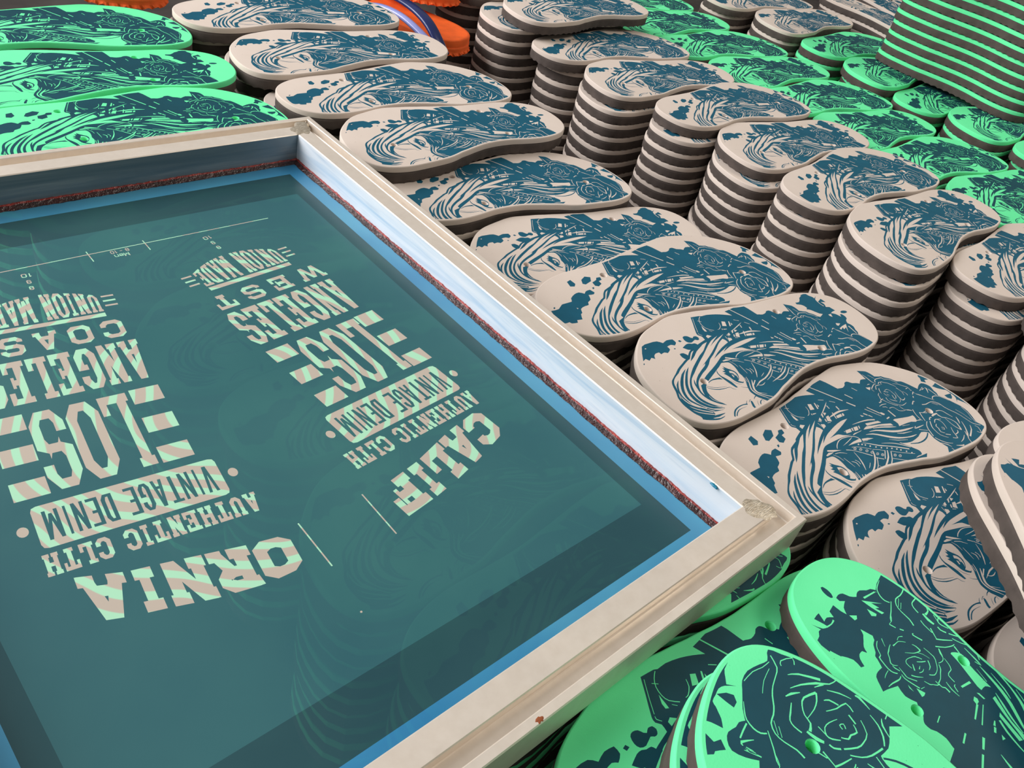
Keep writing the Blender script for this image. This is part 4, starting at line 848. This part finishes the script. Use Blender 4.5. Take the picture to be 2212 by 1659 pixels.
        O(rect(l, 0, l + s, 1)); O([(0 if e else l, 1), (w - cx, 1), (w - s * 0.15, 1 - cy), (w - s * 0.15, 0.46 + cy), (w - cx, 0.42), (l, 0.42)]); N([(l + s, 0.42 + k), (w - s - ix, 0.42 + k), (w - s, 0.42 + k + iy), (w - s, 1 - k - iy), (w - s - ix, 1 - k), (l + s, 1 - k)])
        if e: N(rect(-0.1, 0.42, l, 1 - k))
        O([(w * 0.46, 0.46), (w * 0.46 + s, 0.46), (w, 0), (w - s, 0)]); foot(l, l + s, 0)
        if e: O(rect(w - s - e * 0.4, 0, w, k))
    elif ch == 'U':
        O([(l, 1), (l, cy), (l + cx, 0), (r - cx, 0), (r, cy), (r, 1)]); N([(l + s, 1.01), (l + s, k + iy), (l + s + ix, k), (r - s - ix, k), (r - s, k + iy), (r - s, 1.01)])
        foot(l, l + s, 1); foot(r - s, r, 1)
    elif ch == 'e':
        O(octa(0, 0, w, 0.72, cx, cy)); N(octa(s, k, w - s, 0.72 - k, ix, iy)); O(rect(0.1, 0.32, w, 0.32 + k * 0.9)); N(rect(w - s - 0.02, 0.2, w + 0.1, 0.31))
    elif ch == 'n':
        O(rect(0, 0, s, 0.72)); O([(s, 0.72), (w - cx, 0.72), (w, 0.56), (w, 0), (w - s, 0), (w - s, 0.5), (w - s - ix, 0.72 - k), (s, 0.6)])
    elif ch == '-':
        O(rect(0, 0.42, w, 0.42 + k))
    return o


WID = {'I': 0.62, '1': 0.6, 'M': 1.28, 'W': 1.45, ' ': 0.55, 'L': 0.92, '-': 0.7}
INKS = []          # (open?, polygon in metres)


class Frame2:
    def __init__(self, ox, oy, ux, uy):
        n = math.hypot(ux, uy)
        self.o, self.u = (ox, oy), (ux / n, uy / n)
        self.v = (-self.u[1], self.u[0])

    def at(self, a, b):
        return ((self.o[0] + a * self.u[0] + b * self.v[0]) / 1000, (self.o[1] + a * self.u[1] + b * self.v[1]) / 1000)

    def poly(self, op, pts):
        INKS.append((op, np.array([self.at(a, b) for a, b in pts])))

    def text(self, s, a0, a1, bot, top, stem, k, e, gap, invert=False):
        """letters from a0 to a1; bot/top are numbers or functions of the position along the line"""
        fb = bot if callable(bot) else (lambda x: bot)
        ft = top if callable(top) else (lambda x: top)
        tot = sum(WID.get(c, 1.0) for c in s)
        unit = (a1 - a0 - gap * (len(s) - 1)) / tot
        x = a0
        for c in s:
            w = WID.get(c, 1.0) * unit
            if c != ' ':
                for op, P in glyph(c, w, min(stem, w * (0.36 if c not in 'NMHUAWV' else 0.24 if c in 'MW' else 0.29)), k, e if c not in 'NMHUAWV' else e * 0.55):
                    Q = []
                    for i, (p, q) in enumerate(zip(P, P[1:] + P[:1])):
                        m = max(1, int(abs(q[0] - p[0]) / 5))
                        for j in range(m):
                            t = j / m
                            Q.append((p[0] + (q[0] - p[0]) * t, p[1] + (q[1] - p[1]) * t))
                    self.poly(op if not invert else 1 - op, [(x + px, fb(x + px) + (ft(x + px) - fb(x + px)) * py) for px, py in Q])
            x += w + gap


def interp(tab):
    xs, ys = zip(*tab)
    return lambda x: float(np.interp(x, xs, ys))


def logo(F, sg, word2, word5, w2, ca):
    """one stencil block; sg = +1 or -1 mirrors the layout, never the letters"""
    span = lambda a, b: (a, b) if sg > 0 else (-b, -a)
    # arched UNION MADE with three short bars at each end
    a0, a1 = span(-41, 33)
    mid, hw = (a0 + a1) / 2, (a1 - a0) / 2
    F.text('UNION MADE', a0, a1, lambda x: -196.5 - 11.5 * max(0, 1 - ((x - mid) / hw) ** 2), -177.5, 2.3, 0.11, 1.0, 0.9)
    for side in (-1, 1):
        for q in range(3):
            c = mid + side * (hw + 6.5)
            b = -194.5 + q * 5.6
            F.poly(1, [(c - 4.2, b - 0.9), (c + 4.2, b - 0.9), (c + 4.2, b + 0.9), (c - 4.2, b + 0.9)])
    a0, a1 = span(-40, 33)
    F.poly(1, rect(a0, -175.6, a1, -171.4))
    a0, a1 = span(-57, 40)
    F.text(word2, a0, a1, -166 if sg < 0 else -163.5, -146.5, 3.4, 0.2, 1.5, 9.5 if sg > 0 else 6.5)
    a0, a1 = span(-54, 43)
    F.text('ANGELES', a0, a1, -141, -99.5, 4.4, 0.13, 1.8, 1.6)
    a0, a1 = span(-36.5, 21)
    F.text('LOS', a0, a1, -90, -23, 5.4, 0.115, 1.6, 1.7)
    for x0, x1 in (span(-56, -37.5), span(23.5, 42)):
        for b in (-91, -63.7, -36.2):
            F.poly(1, rect(x0, b, x1, b + 14))
    # boxed VINTAGE DENIM, letters left closed
    F.poly(1, [(-47, -15.5), (47, -15.5), (49.4, -14.6), (50.3, -12), (50.3, 12), (49.4, 14.6), (47, 15.5), (-47, 15.5), (-49.4, 14.6), (-50.3, 12), (-50.3, -12), (-49.4, -14.6)])
    F.text('VINTAGE DENIM', -45.5, 45.5, -10.6, 10.6, 2.1, 0.10, 0.0, 1.5, invert=True)
    for c in (-57, 56.5):
        F.poly(1, [(c + 2.9 * math.cos(t), 3.6 * math.sin(t)) for t in np.linspace(0, 2 * math.pi, 16, endpoint=False)])
    a0, a1 = span(-52, 62)
    F.text('AUTHENTIC CLTH', a0, a1, 19.2, 34.2, 2.3, 0.17, 1.0, 1.3)
    F.text(word5, ca[0], ca[1], interp(ca[2]), interp(ca[3]), 7.0, 0.25, 2.2, 1.6)


logo(Frame2(306, 335, -0.995, -0.0998), 1, 'WEST', 'CALIF', None,
     (-43, 62, [(-43, 38), (-37, 39), (-11, 42.3), (27, 51), (55, 54), (63, 55)], [(-43, 65), (-10, 73.3), (15, 78), (37, 80.7), (62, 82.2)]))
logo(Frame2(125, 337, -0.992, 0.124), -1, 'COAST', 'ORNIA', None,
     (-67, 41.5, [(-67, 57), (-44, 54.9), (0, 48.4), (17, 46.3), (41, 39.4)], [(-67, 81.5), (-50, 83.3), (-41, 83.5), (-17, 81.5), (8, 76.5), (22, 74.3), (41, 69.4)]))
FL = Frame2(0, 0, -1, 0)


def xy(op, pts): INKS.append((op, np.array(pts) / 1000.0))


xy(1, rect(84, 578.7, 347, 579.5))
for x in (197, 240): xy(1, rect(x - 0.4, 569, x + 0.4, 583.3))
for x in (193.6, 238): xy(1, rect(x - 0.45, 240, x + 0.45, 276))
FL.text('8 - 10', -226, -212, -577.6, -573.6, 0.62, 0.14, 0, 0.5)
FL.text('Men', -224, -213, -572, -567.6, 0.62, 0.14, 0, 0.5)
for x, sl in ((287.5, -0.0998), (149, 0.124)):
    f = Frame2(x, 561, -1, sl)
    f.text('10', -3.3, 3.3, -10.4, -6.0, 0.75, 0.16, 0, 0.8)
    f.text('9', -1.5, 1.5, -2.2, 2.2, 0.75, 0.16, 0, 0.8)
    f.text('8', -1.5, 1.5, 5.6, 10.0, 0.75, 0.16, 0, 0.8)
INKS.append((1, np.array([(0.1902 + 0.0007 * math.cos(t), 0.2062 + 0.0007 * math.sin(t)) for t in np.linspace(0, 6.28, 8, endpoint=False)])))

full = np.array([(IX0, IY0), (IX1, IY0), (IX1, IY1), (IX0, IY1)])
outer = np.array([(0.0248, 0.1415), (0.405, 0.1415), (0.405, 0.641), (0.0248, 0.641)])
inner = np.array([(0.0385, 0.175), (0.392, 0.175), (0.392, 0.607), (0.0385, 0.607)])
V, F = cdt([full, outer, inner] + [p for _, p in INKS], 1e-7)
C = V[F].mean(1)
keep = inside(C, full)
F, C = F[keep], C[keep]
mi = np.zeros(len(F), int)
mi[inside(C, outer)] = 1
mi[inside(C, inner)] = 2
for op, p in INKS:
    mi[inside(C, p)] = 3 if op else 2
a = V[F]
flip = ((a[:, 1, 0] - a[:, 0, 0]) * (a[:, 2, 1] - a[:, 0, 1]) - (a[:, 1, 1] - a[:, 0, 1]) * (a[:, 2, 0] - a[:, 0, 0])) < 0
F[flip] = F[flip][:, ::-1]
sm = mesh_obj('stencil_mesh', [(x - cx0, y - cy0, 0.0006) for x, y in V], F.tolist(), [FILM_BLUE, FILM_DARK, FILM_TEAL, FILM_OPEN], fr, mi)
sm['label'] = 'stretched mesh with teal emulsion and open slab lettering'

# ------------------------------------------------------------------ finished sandals at the far left


def wedge(name, kd, x, y, z, deg, top_mat, low_mat, label, cat, group, tooth=0.0042, bumps=60):
    r = empty(name, (x, y, z), R(deg))
    tag(r, label, cat, group)
    P, h = outline(kd)
    up = inset(P, 0.001)
    vs, fs, smo = [], [], []
    rings = [(inset(P, 0.006), 0.024), (inset(P, 0.002), 0.0238), (up, 0.022), (up, 0.010)]
    for A, zz in rings: vs.extend((a, b, zz) for a, b in A)
    n = NRIM
    for q in range(3):
        for i in range(n):
            j = (i + 1) % n
            fs.append((q * n + i, (q + 1) * n + i, (q + 1) * n + j, q * n + j)); smo.append(True)
    fs.append(tuple(range(n))); smo.append(False)
    mesh_obj('footbed', vs, fs, [top_mat], r, None, smo)
    me = outsole_mesh(kd, low_mat, tooth, bumps, 0.013, 0.0, 0.0035)
    o = bpy.data.objects.new('toothed_outsole', me); COL.objects.link(o); o.parent = r
    return r


def band(name, pts, w, t, mat, parent, tilt=0.0):
    """a moulded strap: flat rounded section swept along a smooth path"""
    P = [Vector(p) for p in pts]
    C = []
    n = len(P)
    for i in range(n - 1):
        p0, p1, p2, p3 = P[max(i - 1, 0)], P[i], P[i + 1], P[min(i + 2, n - 1)]
        for q in np.linspace(0, 1, 8, endpoint=False):
            C.append(0.5 * ((2 * p1) + (p2 - p0) * q + (2 * p0 - 5 * p1 + 4 * p2 - p3) * q * q + (3 * p1 - p0 - 3 * p2 + p3) * q ** 3))
    C.append(P[-1])
    vs, fs = [], []
    sec = [(math.cos(a), math.sin(a)) for a in np.linspace(0, 2 * math.pi, 12, endpoint=False)]
    sec = [(math.copysign(abs(c) ** 0.6, c), math.copysign(abs(s) ** 0.6, s)) for c, s in sec]
    for i, c in enumerate(C):
        d = (C[min(i + 1, len(C) - 1)] - C[max(i - 1, 0)]).normalized()
        side = d.cross(Vector((0, 0, 1))).normalized()
        up = side.cross(d)
        for a, b in sec:
            vs.append(c + side * (a * w / 2) + up * (b * t / 2))
    m_ = len(sec)
    for i in range(len(C) - 1):
        for k in range(m_):
            j = (k + 1) % m_
            fs.append((i * m_ + k, (i + 1) * m_ + k, (i + 1) * m_ + j, i * m_ + j))
    fs.append(tuple(range(m_ - 1, -1, -1))); fs.append(tuple(range((len(C) - 1) * m_, len(C) * m_)))
    return mesh_obj(name, vs, fs, [mat], parent, None, [True] * len(fs))



wedge('black_sandal', 'H', 0.25, 1.150, 0.008, 3, BLACK, ORANGE, 'black sandal with orange toothed sole edge, at the top left corner', 'sandal', 'finished black sandals')
wedge('black_sandal', 'T', 0.462, 1.222, -0.008, 268, BLACK, ORANGE, 'black sandal with orange toothed edge, end-on behind the farthest green sole', 'sandal', 'finished black sandals')
wedge('black_sandal', 'T', 0.935, 1.20, -0.012, 262, BLACK, ORANGE, 'black sandal with orange edge, left of the first tall grey stack', 'sandal', 'finished black sandals')
SX, SY, SZ, SD = 0.835, 1.10, -0.050, 118
sd = wedge('orange_sandal', 'T', SX, SY, SZ, SD, ORANGE, ORANGE, 'orange sandal with navy straps, behind the far grey soles', 'sandal', None)


def to_sandal(p):
    dx, dy = p[0] - SX, p[1] - SY
    c, s = math.cos(R(SD)), math.sin(R(SD))
    return (dx * c + dy * s, -dx * s + dy * c, p[2] - SZ)


st = band('strap', [to_sandal(p) for p in ((0.812, 1.12, -0.026), (0.818, 1.075, 0.0), (0.818, 1.02, 0.008), (0.818, 0.965, 0.0), (0.822, 0.925, -0.03))], 0.018, 0.007, NAVY, sd)
st['label'] = 'navy moulded strap'
st2 = band('strap', [to_sandal(p) for p in ((0.775, 1.10, -0.026), (0.788, 1.05, -0.006), (0.795, 1.0, -0.002), (0.802, 0.955, -0.012), (0.815, 0.925, -0.03))], 0.012, 0.007, LAV, sd)
st2['label'] = 'pale lavender glossy strap'


# meshes that were only sources of copies are all in use; drop empty data
for me in list(bpy.data.meshes):
    if me.users == 0:
        bpy.data.meshes.remove(me)
